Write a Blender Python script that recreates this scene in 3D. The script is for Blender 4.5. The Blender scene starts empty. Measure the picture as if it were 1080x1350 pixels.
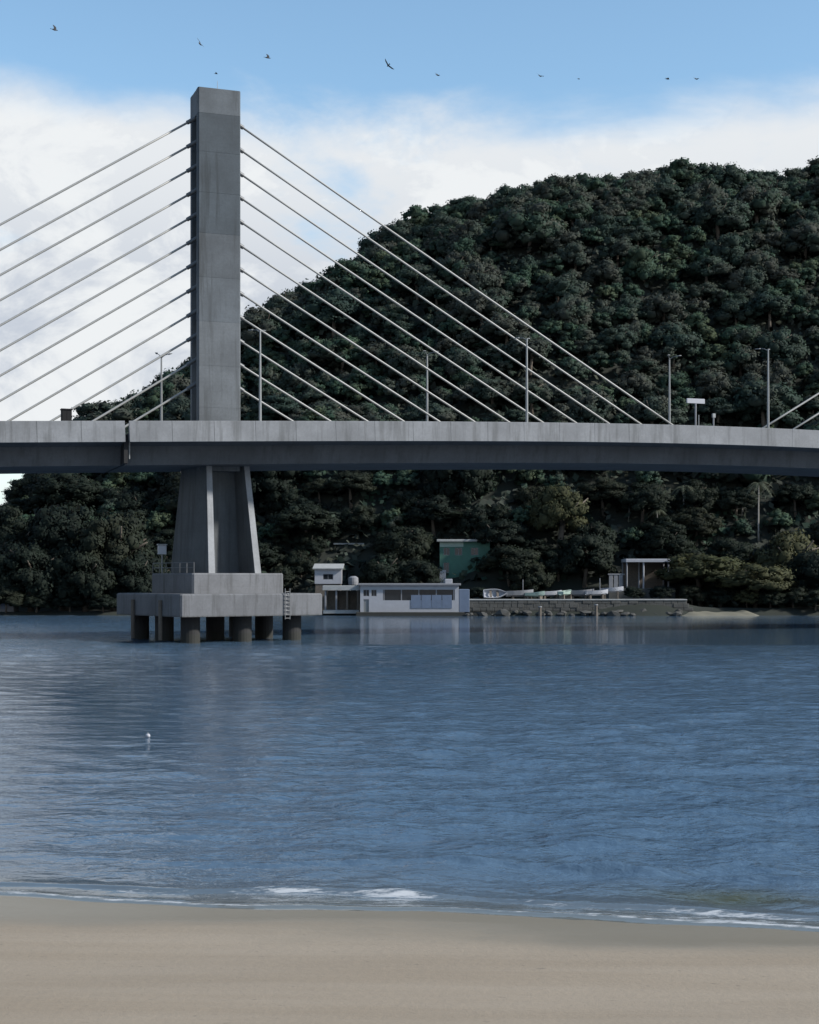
import bpy, math, random
import numpy as np
from mathutils import Vector, Matrix

S = bpy.context.scene
COL = S.collection
rad = math.radians
rng = random.Random(7)
NR = np.random.default_rng(11)

# ------------------------------------------------------------------ camera
CAM_H = 5.3
cam = bpy.data.cameras.new('camera')
cam_o = bpy.data.objects.new('camera', cam)
COL.objects.link(cam_o)
cam_o.location = (0, 0, CAM_H)
cam_o.rotation_euler = (rad(90), 0, 0)
cam.sensor_fit = 'HORIZONTAL'
cam.sensor_width = 36
cam.lens = 36 * 2000 / 1080
cam.shift_y = 90 / 1080
cam.clip_start = 0.5
cam.clip_end = 12000
S.camera = cam_o

# ------------------------------------------------------------------ light
SUN_AZ = 105.0      # degrees clockwise from +Y
SUN_EL = 34.0
W = bpy.data.worlds.new('World')
S.world = W
W.use_nodes = True
nt = W.node_tree
nt.nodes.clear()


def N(t, typ, **kw):
    n = t.nodes.new(typ)
    for k, v in kw.items():
        setattr(n, k, v)
    return n


def L(t, a, b):
    t.links.new(a, b)


def math_node(t, op, a, b=None, clamp=False):
    n = N(t, 'ShaderNodeMath', operation=op, use_clamp=clamp)
    for i, v in enumerate((a, b)):
        if v is None:
            continue
        if isinstance(v, (int, float)):
            n.inputs[i].default_value = v
        else:
            L(t, v, n.inputs[i])
    return n.outputs[0]


def noise_node(t, vec, scale, detail=4, rough=0.55, dist=0.0):
    n = N(t, 'ShaderNodeTexNoise')
    n.inputs['Scale'].default_value = scale
    n.inputs['Detail'].default_value = detail
    n.inputs['Roughness'].default_value = rough
    n.inputs['Distortion'].default_value = dist
    L(t, vec, n.inputs['Vector'])
    return n.outputs[0]


def mapping(t, vec, scale=(1, 1, 1), loc=(0, 0, 0), rot=(0, 0, 0)):
    n = N(t, 'ShaderNodeMapping')
    n.inputs['Scale'].default_value = scale
    n.inputs['Location'].default_value = loc
    n.inputs['Rotation'].default_value = rot
    L(t, vec, n.inputs['Vector'])
    return n.outputs[0]


def map_range(t, v, a, b, c=0.0, d=1.0, smooth=True):
    n = N(t, 'ShaderNodeMapRange')
    if smooth:
        n.interpolation_type = 'SMOOTHSTEP'
    n.inputs['From Min'].default_value = a
    n.inputs['From Max'].default_value = b
    n.inputs['To Min'].default_value = c
    n.inputs['To Max'].default_value = d
    L(t, v, n.inputs['Value'])
    return n.outputs[0]


def mix_col(t, fac, a, b, mode='MIX'):
    n = N(t, 'ShaderNodeMix', data_type='RGBA', blend_type=mode)
    if isinstance(fac, (int, float)):
        n.inputs[0].default_value = fac
    else:
        L(t, fac, n.inputs[0])
    for i, v in ((6, a), (7, b)):
        if isinstance(v, tuple):
            n.inputs[i].default_value = (*v, 1) if len(v) == 3 else v
        else:
            L(t, v, n.inputs[i])
    return n.outputs[2]


sky = N(nt, 'ShaderNodeTexSky', sky_type='NISHITA')
sky.sun_disc = False
sky.sun_elevation = rad(SUN_EL)
sky.sun_rotation = rad(SUN_AZ)
sky.air_density = 1.0
sky.dust_density = 0.4
sky.ozone_density = 1.4
tc = N(nt, 'ShaderNodeTexCoord')
sep = N(nt, 'ShaderNodeSeparateXYZ')
L(nt, tc.outputs['Generated'], sep.inputs[0])
dz = sep.outputs[2]
d_st = mapping(nt, tc.outputs['Generated'], scale=(1, 1, 2.4))
n_edge = noise_node(nt, d_st, 5.0, 6, 0.6, 0.3)
edge = math_node(nt, 'ADD', dz, math_node(nt, 'MULTIPLY', math_node(nt, 'SUBTRACT', n_edge, 0.5), 0.085))
bank = map_range(nt, edge, 0.276, 0.316, 1.0, 0.0)
n_in = noise_node(nt, mapping(nt, tc.outputs['Generated'], scale=(1, 1, 1.7), loc=(3.1, 0.4, 1.2)), 6.0, 7, 0.58, 0.2)
holes = map_range(nt, n_in, 0.31, 0.47, 0.35, 1.0)
bank2 = math_node(nt, 'MULTIPLY', bank, holes)
n_hi = noise_node(nt, mapping(nt, tc.outputs['Generated'], scale=(1, 1, 1.8), loc=(7.7, 2.4, 0.2)), 3.2, 7, 0.6, 0.3)
high = math_node(nt, 'MULTIPLY', map_range(nt, n_hi, 0.58, 0.76, 0.0, 0.6), map_range(nt, dz, 0.36, 0.6))
cl = math_node(nt, 'MAXIMUM', bank2, high)
n_sh = noise_node(nt, mapping(nt, tc.outputs['Generated'], scale=(1, 1, 1.5), loc=(1.3, 5.4, 2.2)), 12.0, 7, 0.62, 0.3)
shade = math_node(nt, 'MAXIMUM', map_range(nt, n_sh, 0.36, 0.58), map_range(nt, dz, 0.15, 0.28, 0.0, 0.8))
cloud_col = mix_col(nt, shade, (2.8, 3.05, 3.45), (4.2, 4.33, 4.42))
sky_tint = mix_col(nt, 1.0, sky.outputs[0], (0.90, 1.0, 0.97), 'MULTIPLY')
final = mix_col(nt, cl, sky_tint, cloud_col)
bg = N(nt, 'ShaderNodeBackground')
bg.inputs['Strength'].default_value = 0.15
L(nt, final, bg.inputs[0])
wo = N(nt, 'ShaderNodeOutputWorld')
L(nt, bg.outputs[0], wo.inputs[0])

sun = bpy.data.lights.new('sun', 'SUN')
sun.energy = 4.6
sun.angle = rad(4)
sun.color = (1.0, 0.95, 0.88)
sun_o = bpy.data.objects.new('sun', sun)
COL.objects.link(sun_o)
sd = Vector((math.sin(rad(SUN_AZ)) * math.cos(rad(SUN_EL)), math.cos(rad(SUN_AZ)) * math.cos(rad(SUN_EL)), math.sin(rad(SUN_EL))))
sun_o.rotation_euler = sd.to_track_quat('Z', 'Y').to_euler()
sun_o.location = (60, -60, 90)

S.view_settings.view_transform = 'Standard'
S.view_settings.look = 'None'
S.view_settings.exposure = 0.45
S.view_settings.gamma = 1.0
S.view_settings.use_curve_mapping = False
S.cycles.max_bounces = 6
S.cycles.use_denoising = True


# ------------------------------------------------------------------ helpers
def at(px, py, Y):
    """a photograph pixel at depth Y, as a world point"""
    return Vector(((px - 540) / 2000 * Y, Y, CAM_H + (765 - py) / 2000 * Y))


class MB:
    def __init__(self):
        self.v = []
        self.f = []

    def add(self, vs, fs):
        o = len(self.v)
        self.v += [tuple(p) for p in vs]
        self.f += [tuple(i + o for i in f) for f in fs]
        return self

    def box(self, x0, x1, y0, y1, z0, z1):
        return self.add([(x0, y0, z0), (x1, y0, z0), (x1, y1, z0), (x0, y1, z0), (x0, y0, z1), (x1, y0, z1), (x1, y1, z1), (x0, y1, z1)],
                        [(0, 3, 2, 1), (4, 5, 6, 7), (0, 1, 5, 4), (1, 2, 6, 5), (2, 3, 7, 6), (3, 0, 4, 7)])

    def bbox(self, x0, x1, y0, y1, z0, z1, c=0.04):
        """box with chamfered vertical and top edges"""
        p0 = [(x0 + c, y0), (x1 - c, y0), (x1, y0 + c), (x1, y1 - c), (x1 - c, y1), (x0 + c, y1), (x0, y1 - c), (x0, y0 + c)]
        cx, cy = (x0 + x1) / 2, (y0 + y1) / 2
        kx, ky = (x1 - x0 - 2 * c) / (x1 - x0), (y1 - y0 - 2 * c) / (y1 - y0)
        p1 = [(cx + (a - cx) * kx, cy + (b - cy) * ky) for a, b in p0]
        return self.loft([[(a, b, z0) for a, b in p0], [(a, b, z1 - c) for a, b in p0], [(a, b, z1) for a, b in p1]])

    def loft(self, rings, cap=True, closed=True):
        n = len(rings[0])
        vs = [p for r in rings for p in r]
        fs = []
        for i in range(len(rings) - 1):
            for j in range(n if closed else n - 1):
                k = (j + 1) % n
                fs.append((i * n + j, i * n + k, (i + 1) * n + k, (i + 1) * n + j))
        if cap:
            fs.append(tuple(range(n - 1, -1, -1)))
            fs.append(tuple((len(rings) - 1) * n + j for j in range(n)))
        return self.add(vs, fs)

    def tube(self, pts, r, n=8, cap=True):
        pts = [Vector(p) for p in pts]
        if not hasattr(r, '__len__'):
            r = [r] * len(pts)
        rings = []
        for i, p in enumerate(pts):
            d = (pts[min(i + 1, len(pts) - 1)] - pts[max(i - 1, 0)]).normalized()
            up = Vector((0, 0, 1)) if abs(d.z) < 0.95 else Vector((1, 0, 0))
            a = d.cross(up).normalized()
            b = a.cross(d).normalized()
            rings.append([p + (a * math.cos(t) + b * math.sin(t)) * r[i] for t in [-2 * math.pi * k / n for k in range(n)]])
        return self.loft(rings, cap)

    def sphere(self, c, r, nu=10, nv=6, sx=1, sy=1, sz=1):
        vs = [(c[0], c[1], c[2] - r * sz)]
        for i in range(1, nv):
            th = math.pi * i / nv
            for j in range(nu):
                ph = 2 * math.pi * j / nu
                vs.append((c[0] + r * sx * math.sin(th) * math.cos(ph), c[1] + r * sy * math.sin(th) * math.sin(ph), c[2] - r * sz * math.cos(th)))
        vs.append((c[0], c[1], c[2] + r * sz))
        fs = []
        for j in range(nu):
            k = (j + 1) % nu
            fs.append((0, 1 + k, 1 + j))
            for i in range(nv - 2):
                fs.append((1 + i * nu + j, 1 + i * nu + k, 1 + (i + 1) * nu + k, 1 + (i + 1) * nu + j))
            fs.append((len(vs) - 1, 1 + (nv - 2) * nu + j, 1 + (nv - 2) * nu + k))
        return self.add(vs, fs)

    def mesh(self, name, mat, smooth=False):
        me = bpy.data.meshes.new(name)
        me.from_pydata(self.v, [], self.f)
        me.materials.append(mat)
        if smooth:
            me.shade_smooth()
        me.update()
        return me

    def build(self, name, mat, parent=None, smooth=False):
        return link(name, self.mesh(name, mat, smooth), parent)


def link(name, me, parent=None):
    o = bpy.data.objects.new(name, me)
    COL.objects.link(o)
    if parent is not None:
        o.parent = parent
    return o


def empty(name, loc=(0, 0, 0), rz=0.0, parent=None):
    o = bpy.data.objects.new(name, None)
    COL.objects.link(o)
    o.location = loc
    o.rotation_euler = (0, 0, rz)
    o.empty_display_size = 0.2
    if parent is not None:
        o.parent = parent
    return o


def tag(o, label=None, cat=None, group=None, kind=None):
    for k, v in (('label', label), ('category', cat), ('group', group), ('kind', kind)):
        if v:
            o[k] = v
    return o


def copy_tree(o, parent=None):
    c = o.copy()
    COL.objects.link(c)
    c.parent = parent
    for ch in list(o.children):
        copy_tree(ch, c)
    return c


def np_mesh(name, verts, quads, mat, smooth=False, tris=None):
    """mesh from numpy arrays"""
    me = bpy.data.meshes.new(name)
    verts = np.asarray(verts, dtype=np.float32)
    quads = np.asarray(quads, dtype=np.int32).reshape(-1, 4)
    nq = len(quads)
    tr = np.asarray(tris, dtype=np.int32).reshape(-1, 3) if tris is not None else np.zeros((0, 3), np.int32)
    me.vertices.add(len(verts))
    me.vertices.foreach_set('co', verts.ravel())
    me.loops.add(nq * 4 + len(tr) * 3)
    me.loops.foreach_set('vertex_index', np.concatenate([quads.ravel(), tr.ravel()]))
    me.polygons.add(nq + len(tr))
    me.polygons.foreach_set('loop_start', np.concatenate([np.arange(nq) * 4, nq * 4 + np.arange(len(tr)) * 3]).astype(np.int32))
    me.materials.append(mat)
    me.update(calc_edges=True)
    if smooth:
        me.shade_smooth()
    return me


# ------------------------------------------------------------------ materials
def new_mat(name):
    m = bpy.data.materials.new(name)
    m.use_nodes = True
    t = m.node_tree
    b = t.nodes['Principled BSDF']
    return m, t, b


def plain(name, col, rough=0.6, var=0.12, scale=3.0, metal=0.0, bump=0.0):
    m, t, b = new_mat(name)
    g = N(t, 'ShaderNodeNewGeometry')
    n = noise_node(t, g.outputs['Position'], scale, 5, 0.6)
    c = mix_col(t, n, tuple(x * (1 - var * 1.6) for x in col), tuple(min(1, x * (1 + var * 1.6)) for x in col))
    L(t, c, b.inputs['Base Color'])
    b.inputs['Roughness'].default_value = rough
    b.inputs['Metallic'].default_value = metal
    if bump:
        bn = N(t, 'ShaderNodeBump')
        bn.inputs['Strength'].default_value = bump
        L(t, noise_node(t, g.outputs['Position'], scale * 8, 4), bn.inputs['Height'])
        L(t, bn.outputs[0], b.inputs['Normal'])
    return m


def concrete(name, col, streak=0.35, obj_var=0.12, tide=None, rough=0.85, line=None):
    m, t, b = new_mat(name)
    g = N(t, 'ShaderNodeNewGeometry')
    pos = g.outputs['Position']
    big = noise_node(t, pos, 0.35, 5, 0.6)
    fine = noise_node(t, pos, 5.0, 6, 0.65)
    st = noise_node(t, mapping(t, pos, scale=(1.6, 1.6, 0.12)), 1.0, 5, 0.65)
    c = mix_col(t, map_range(t, big, 0.3, 0.7), tuple(x * 0.8 for x in col), tuple(x * 1.12 for x in col))
    c = mix_col(t, math_node(t, 'MULTIPLY', map_range(t, fine, 0.35, 0.7), 0.25), c, tuple(x * 0.55 for x in col))
    stm = math_node(t, 'MULTIPLY', map_range(t, st, 0.48, 0.68), streak)
    c = mix_col(t, stm, c, (col[0] * 0.38, col[1] * 0.38, col[2] * 0.36))
    if line:   # formwork lift lines
        sp = N(t, 'ShaderNodeSeparateXYZ')
        L(t, pos, sp.inputs[0])
        fr = math_node(t, 'FRACT', math_node(t, 'DIVIDE', sp.outputs[2], line))
        lm = map_range(t, fr, 0.0, 0.05, 0.16, 0.0)
        c = mix_col(t, lm, c, tuple(x * 0.4 for x in col))
    oi = N(t, 'ShaderNodeObjectInfo')
    v = map_range(t, oi.outputs['Random'], 0, 1, 1 - obj_var, 1 + obj_var, False)
    mv = N(t, 'ShaderNodeVectorMath', operation='SCALE')
    L(t, c, mv.inputs[0])
    L(t, v, mv.inputs['Scale'])
    c = mv.outputs[0]
    if tide:
        sp = N(t, 'ShaderNodeSeparateXYZ')
        L(t, pos, sp.inputs[0])
        zz = math_node(t, 'ADD', sp.outputs[2], math_node(t, 'MULTIPLY', fine, 0.4))
        c = mix_col(t, map_range(t, zz, tide - 0.15, tide + 0.15, 0.85, 0.0), c, (0.016, 0.017, 0.014))
    L(t, c, b.inputs['Base Color'])
    b.inputs['Roughness'].default_value = rough
    bn = N(t, 'ShaderNodeBump')
    bn.inputs['Strength'].default_value = 0.35
    bn.inputs['Distance'].default_value = 0.02
    L(t, fine, bn.inputs['Height'])
    L(t, bn.outputs[0], b.inputs['Normal'])
    return m


def foliage(name, cols, trans=0.26, soft=True):
    """leaves: colour varies from plant to plant and from leaf to leaf"""
    m, t, b = new_mat(name)
    oi = N(t, 'ShaderNodeObjectInfo')
    at_ = N(t, 'ShaderNodeAttribute', attribute_name='leafvar')
    g = N(t, 'ShaderNodeNewGeometry')
    nz = noise_node(t, g.outputs['Position'], 0.11, 3, 0.5)
    r = math_node(t, 'ADD', math_node(t, 'MULTIPLY', oi.outputs['Random'], 0.6), math_node(t, 'MULTIPLY', map_range(t, nz, 0.3, 0.7), 0.4))
    ramp = N(t, 'ShaderNodeValToRGB')
    el = ramp.color_ramp.elements
    while len(el) < len(cols):
        el.new(0.5)
    for i, c in enumerate(cols):
        el[i].position = i / (len(cols) - 1)
        el[i].color = (*c, 1)
    L(t, r, ramp.inputs[0])
    v = map_range(t, at_.outputs['Fac'], 0, 1, 0.65, 1.35, False)
    mv = N(t, 'ShaderNodeVectorMath', operation='SCALE')
    L(t, ramp.outputs[0], mv.inputs[0])
    L(t, v, mv.inputs['Scale'])
    L(t, mv.outputs[0], b.inputs['Base Color'])
    b.inputs['Roughness'].default_value = 0.75
    b.inputs['Specular IOR Level'].default_value = 0.15
    if soft:      # sprays shade as the rounded clump they belong to
        ln = N(t, 'ShaderNodeAttribute', attribute_name='leafn')
        vt = N(t, 'ShaderNodeVectorTransform', vector_type='NORMAL', convert_from='OBJECT', convert_to='WORLD')
        L(t, ln.outputs['Vector'], vt.inputs[0])
        mxn = N(t, 'ShaderNodeVectorMath', operation='ADD')
        L(t, vt.outputs[0], mxn.inputs[0])
        sc_ = N(t, 'ShaderNodeVectorMath', operation='SCALE')
        L(t, g.outputs['Normal'], sc_.inputs[0])
        sc_.inputs['Scale'].default_value = 0.35
        L(t, sc_.outputs[0], mxn.inputs[1])
        nn = N(t, 'ShaderNodeVectorMath', operation='NORMALIZE')
        L(t, mxn.outputs[0], nn.inputs[0])
        L(t, nn.outputs[0], b.inputs['Normal'])
    tr = N(t, 'ShaderNodeBsdfTranslucent')
    L(t, mv.outputs[0], tr.inputs[0])
    mx = N(t, 'ShaderNodeMixShader')
    mx.inputs[0].default_value = trans
    L(t, b.outputs[0], mx.inputs[1])
    L(t, tr.outputs[0], mx.inputs[2])
    L(t, mx.outputs[0], t.nodes['Material Output'].inputs[0])
    return m


M = {}
M['pylon'] = concrete('pylon_concrete', (0.082, 0.094, 0.106), 0.6, 0.13, line=1.1)
M['pylon_top'] = concrete('weathered_pylon_concrete', (0.052, 0.065, 0.077), 0.6, 0.10, line=1.1)
M['pylon_low'] = concrete('pale_pylon_concrete', (0.102, 0.113, 0.124), 0.55, 0.08, line=1.1)
M['pier'] = concrete('pier_concrete', (0.085, 0.094, 0.102), 0.45, 0.02, line=1.6)
M['cap'] = concrete('pile_cap_concrete', (0.116, 0.121, 0.132), 0.65, 0.04, tide=2.45, line=0.95)
M['pile'] = concrete('pile_concrete', (0.02, 0.02, 0.021), 0.4, 0.1, tide=0.9)  # near black: the shade under the cap is put into the colour
M['parapet'] = concrete('parapet_concrete', (0.190, 0.198, 0.210), 0.55, 0.07)
M['girder'] = concrete('girder_concrete', (0.075, 0.080, 0.088), 0.4, 0.02)
M['asphalt'] = plain('asphalt', (0.05, 0.05, 0.052), 0.9, 0.2, 2.0)
M['cable'] = plain('cable_sheath', (0.27, 0.27, 0.26), 0.45, 0.05)
M['anchor'] = plain('anchor_steel', (0.12, 0.125, 0.13), 0.5, 0.1, 2.0, 0.3)
M['joint'] = plain('joint_rubber', (0.012, 0.012, 0.013), 0.9)
M['galv'] = plain('galvanised_steel', (0.20, 0.21, 0.215), 0.5, 0.1, 3.0, 0.4)
M['white'] = plain('white_paint', (0.30, 0.31, 0.34), 0.55, 0.10, 1.2, 0, 0.1)
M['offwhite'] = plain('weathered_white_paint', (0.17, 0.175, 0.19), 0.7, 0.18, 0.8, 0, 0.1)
M['blue'] = plain('blue_paint', (0.10, 0.135, 0.20), 0.6, 0.15, 0.9)
M['green'] = plain('green_paint', (0.04, 0.12, 0.09), 0.7, 0.2, 0.8)
M['palegreen'] = plain('pale_green_paint', (0.26, 0.34, 0.30), 0.7, 0.18, 0.8)
M['roof'] = plain('fibre_cement_roof', (0.26, 0.27, 0.27), 0.85, 0.22, 1.5, 0, 0.3)
M['dark'] = plain('dark_painted_metal', (0.006, 0.006, 0.007), 0.95)
M['glass'] = plain('window_glass', (0.015, 0.018, 0.022), 0.08)
M['timber'] = plain('weathered_timber', (0.10, 0.085, 0.07), 0.85, 0.3, 4.0, 0, 0.3)
M['quay'] = concrete('quay_stone', (0.075, 0.075, 0.07), 0.5, 0.05, tide=1.0)
M['rock'] = plain('boulder_stone', (0.045, 0.045, 0.042), 0.9, 0.4, 1.5, 0, 0.6)
M['bark'] = plain('bark', (0.09, 0.075, 0.06), 0.9, 0.3, 3.0, 0, 0.5)
M['palebark'] = plain('pale_bark', (0.24, 0.23, 0.21), 0.9, 0.2, 2.0, 0, 0.4)
M['feather'] = plain('dark_feathers', (0.02, 0.02, 0.022), 0.8)
M['leaf'] = foliage('hill_foliage', [(0.016, 0.032, 0.030), (0.028, 0.048, 0.038), (0.036, 0.052, 0.042), (0.050, 0.055, 0.046), (0.030, 0.060, 0.042), (0.055, 0.072, 0.042)])
M['leaf_olive'] = foliage('shore_foliage', [(0.030, 0.037, 0.018), (0.045, 0.050, 0.025), (0.06, 0.062, 0.033)])
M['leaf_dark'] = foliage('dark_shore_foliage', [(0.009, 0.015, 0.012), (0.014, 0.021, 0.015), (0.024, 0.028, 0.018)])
M['frond'] = foliage('palm_fronds', [(0.06, 0.07, 0.05), (0.09, 0.10, 0.07)], 0.2, False)

# sand
m, t, b = new_mat('sand')
g = N(t, 'ShaderNodeNewGeometry')
pos = g.outputs['Position']
stp = mapping(t, pos, scale=(0.10, 0.9, 1.0), rot=(0, 0, 0.18))
n1 = noise_node(t, stp, 1.0, 5, 0.6)
n2 = noise_node(t, pos, 0.5, 4, 0.6)
n3 = noise_node(t, pos, 60, 3, 0.6)
c = mix_col(t, map_range(t, n1, 0.3, 0.7), (0.214, 0.172, 0.122), (0.256, 0.213, 0.160))
c = mix_col(t, math_node(t, 'MULTIPLY', n2, 0.35), c, (0.17, 0.142, 0.11))
c = mix_col(t, math_node(t, 'MULTIPLY', map_range(t, n3, 0.55, 0.7), 0.35), c, (0.10, 0.085, 0.065))
n5 = noise_node(t, mapping(t, pos, scale=(5, 11, 5)), 1.0, 3, 0.6)
c = mix_col(t, math_node(t, 'MULTIPLY', map_range(t, n5, 0.66, 0.74), 0.5), c, (0.06, 0.05, 0.038))
sp = N(t, 'ShaderNodeSeparateXYZ')
L(t, pos, sp.inputs[0])
n4 = noise_node(t, mapping(t, pos, scale=(0.35, 0.8, 1.0)), 1.0, 4, 0.6)
zz = math_node(t, 'ADD', sp.outputs[2], math_node(t, 'MULTIPLY', math_node(t, 'SUBTRACT', n4, 0.5), 0.06))
wet = map_range(t, zz, 0.03, 0.10, 1.0, 0.0)
c = mix_col(t, wet, c, (0.176, 0.150, 0.108))
L(t, c, b.inputs['Base Color'])
L(t, map_range(t, wet, 0, 1, 0.95, 0.34, False), b.inputs['Roughness'])
bn = N(t, 'ShaderNodeBump')
bn.inputs['Strength'].default_value = 0.5
bn.inputs['Distance'].default_value = 0.03
hs = math_node(t, 'ADD', math_node(t, 'MULTIPLY', n1, 1.5), math_node(t, 'MULTIPLY', noise_node(t, pos, 7, 6, 0.7), 0.9))
L(t, math_node(t, 'MULTIPLY', hs, map_range(t, wet, 0, 1, 1, 0.12, False)), bn.inputs['Height'])
L(t, bn.outputs[0], b.inputs['Normal'])
M['sand'] = m

# hill soil under the trees
M['soil'] = plain('hill_undergrowth_soil', (0.012, 0.016, 0.012), 0.95, 0.3, 0.3, 0, 0.6)
M['far_sand'] = plain('far_beach_sand', (0.125, 0.12, 0.092), 0.95, 0.15, 0.8, 0, 0.3)

# water
m, t, b = new_mat('sea_water')
g = N(t, 'ShaderNodeNewGeometry')
pos = g.outputs['Position']
foam_a = N(t, 'ShaderNodeAttribute', attribute_name='foam')
shal_a = N(t, 'ShaderNodeAttribute', attribute_name='shallow')
ruf_a = N(t, 'ShaderNodeAttribute', attribute_name='ruffle')
weed_a = N(t, 'ShaderNodeAttribute', attribute_name='weed')
deep = mix_col(t, map_range(t, noise_node(t, mapping(t, pos, scale=(0.03, 0.06, 1)), 1.0, 4, 0.6), 0.3, 0.7), (0.046, 0.084, 0.132), (0.056, 0.096, 0.146))
c = mix_col(t, shal_a.outputs['Fac'], deep, (0.115, 0.118, 0.105))
c = mix_col(t, weed_a.outputs['Fac'], c, (0.045, 0.048, 0.020))
fn = noise_node(t, mapping(t, pos, scale=(2.2, 9.0, 1.0)), 1.0, 7, 0.75)
ff = map_range(t, math_node(t, 'ADD', foam_a.outputs['Fac'], math_node(t, 'MULTIPLY', math_node(t, 'SUBTRACT', fn, 0.5), 2.4)), 0.42, 0.85)
c = mix_col(t, math_node(t, 'MULTIPLY', ff, 0.85), c, (0.42, 0.44, 0.46))
L(t, c, b.inputs['Base Color'])
b.inputs['IOR'].default_value = 1.33
L(t, map_range(t, ff, 0, 1, 0.07, 0.8, False), b.inputs['Roughness'])
h1 = noise_node(t, mapping(t, pos, scale=(1.0, 1.6, 1.0), rot=(0, 0, 0.15)), 1.1, 4, 0.6, 0.4)
h2 = noise_node(t, mapping(t, pos, scale=(1.0, 1.5, 1.0), rot=(0, 0, -0.3)), 4.2, 3, 0.6, 0.3)
hh = math_node(t, 'ADD', math_node(t, 'MULTIPLY', h1, 0.20), math_node(t, 'MULTIPLY', h2, 0.045))
bn = N(t, 'ShaderNodeBump')
bn.inputs['Distance'].default_value = 1.0
L(t, math_node(t, 'MULTIPLY', ruf_a.outputs['Fac'], 0.62), bn.inputs['Strength'])
L(t, hh, bn.inputs['Height'])
L(t, bn.outputs[0], b.inputs['Normal'])
M['water'] = m


# ------------------------------------------------------------------ terrain
_rx = np.array([-200, -140, -112, -97, -87, -79, -70, -52, -38, -21, -8, 11, 26, 52, 63, 72, 83, 93, 120, 200, 260, 330], float)
_rz = np.array([0.5, 1.0, 2, 3, 8, 18, 33, 47, 57.5, 67.5, 76.5, 84.5, 89.5, 93, 94, 93, 92.5, 95.5, 99, 100, 80, 20], float)
_ph = NR.uniform(0, 6.28, 24)


def bumps(x, y):
    r = 0
    for i in range(8):
        a = i * 2.4
        k = 0.06 + 0.035 * i
        r = r + np.sin((x * np.cos(a) + y * np.sin(a)) * k + _ph[i]) / (1 + 0.5 * i)
    return r


def shore_y(x):
    return 227.0 + 0.8 * np.sin(x * 0.11 + 1.0) + 0.5 * np.sin(x * 0.31)


def ground(x, y):
    x = np.asarray(x, float)
    y = np.asarray(y, float)
    d = y - shore_y(x)
    bench = 0.5 + 1.7 / (1 + np.exp(-(x - 9) * 1.2)) - 1.1 / (1 + np.exp(-(x - 42) * 0.8))
    R = np.interp(x, _rx, _rz)
    tt = np.clip((y - 241) / (345 - 241), 0, 1)
    p = 1 - (1 - tt) ** 1.45
    p = np.where(y > 345, 1 - 0.9 * np.clip((y - 345) / 160, 0, 1) ** 1.6, p)
    h = bench + np.maximum(R - bench, 0) * p + bumps(x, y) * 1.3 * np.clip(tt * 6, 0, 1)
    return np.where(d < 2.0, -1.5 + (bench + 1.5) * np.clip((d + 2.0) / 4.0, 0, 1), h)


xs = np.arange(-220, 341, 3.0)
ys = np.concatenate([np.arange(221, 245, 1.0), np.arange(245, 520, 3.0)])
gx, gy = np.meshgrid(xs, ys)
gz = ground(gx, gy)
vv = np.stack([gx.ravel(), gy.ravel(), gz.ravel()], 1)
nx = len(xs)
ii, jj = np.meshgrid(np.arange(len(ys) - 1), np.arange(nx - 1), indexing='ij')
q = np.stack([ii * nx + jj, ii * nx + jj + 1, (ii + 1) * nx + jj + 1, (ii + 1) * nx + jj], -1).reshape(-1, 4)
hill = link('hill', np_mesh('hill', vv, q, M['soil'], True))
tag(hill, 'steep wooded hill rising behind the bridge', None, None, 'structure')

# near beach: sloping sand, rising behind the camera
SH0, SHK = 24.2, -0.21


def shoreline(x):
    return SH0 + SHK * x + 0.22 * np.sin(x * 0.35 + 0.6) + 0.10 * np.sin(x * 0.9 + 2.0)


xs = np.concatenate([np.arange(-200, -20, 10.0), np.arange(-20, 20.01, 0.25), np.arange(30, 201, 10.0)])
ds = np.concatenate([np.arange(-8, 10, 0.2), np.arange(10, 26, 0.5), np.arange(26, 120, 8.0)])   # distance inland
gx, gd = np.meshgrid(xs, ds)
gy = shoreline(np.clip(gx, -25, 25)) + SHK * (gx - np.clip(gx, -25, 25)) - gd
gz = np.where(gd < 9, np.where(gd < 0, gd * 0.14, gd * 0.035), 0.315 + (gd - 9) * 0.2)
gz = np.minimum(gz, 3.6) + 0.012 * np.sin(gx * 0.7 + gd * 1.7) * np.clip(gd, 0, 1)
vv = np.stack([gx.ravel(), gy.ravel(), gz.ravel()], 1)
nx = len(xs)
ii, jj = np.meshgrid(np.arange(len(ds) - 1), np.arange(nx - 1), indexing='ij')
q = np.stack([ii * nx + jj, (ii + 1) * nx + jj, (ii + 1) * nx + jj + 1, ii * nx + jj + 1], -1).reshape(-1, 4)
beach = link('sand_beach', np_mesh('sand_beach', vv, q, M['sand'], True))
tag(beach, 'grey-brown sandy beach in the foreground', None, None, 'structure')

# water sheet: real wavelets, denser near the beach
rows = [20.5]
while rows[-1] < 260:
    Y = rows[-1]
    rows.append(Y + max(0.045, Y * Y * 5.2e-5))
rows = np.array(rows + list(np.geomspace(270, 9000, 24)))
us = np.concatenate([-np.geomspace(4, 0.40, 18), np.linspace(-0.38, 0.38, 640), np.geomspace(0.40, 4, 18)])
gu, gy = np.meshgrid(us, rows)
gx = gu * gy
drow = np.gradient(rows)[:, None]
d_shore = gy - (shoreline(np.clip(gx, -25, 25)) + SHK * (gx - np.clip(gx, -25, 25)))
calm = 1 / (1 + np.exp(-(gy - 124.5 - 0.012 * gx - 1.2 * np.sin(gx * 0.17)) * 1.6)) * (1 / (1 + np.exp(-(gx + 8) * 0.5)))
calm2 = 1 / (1 + np.exp(-(gy - 150) * 0.2)) * 0.55 / (1 + np.exp(-(gx + 22) * 0.5))
ruffle = 1 - np.maximum(calm * 0.93, calm2)
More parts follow.
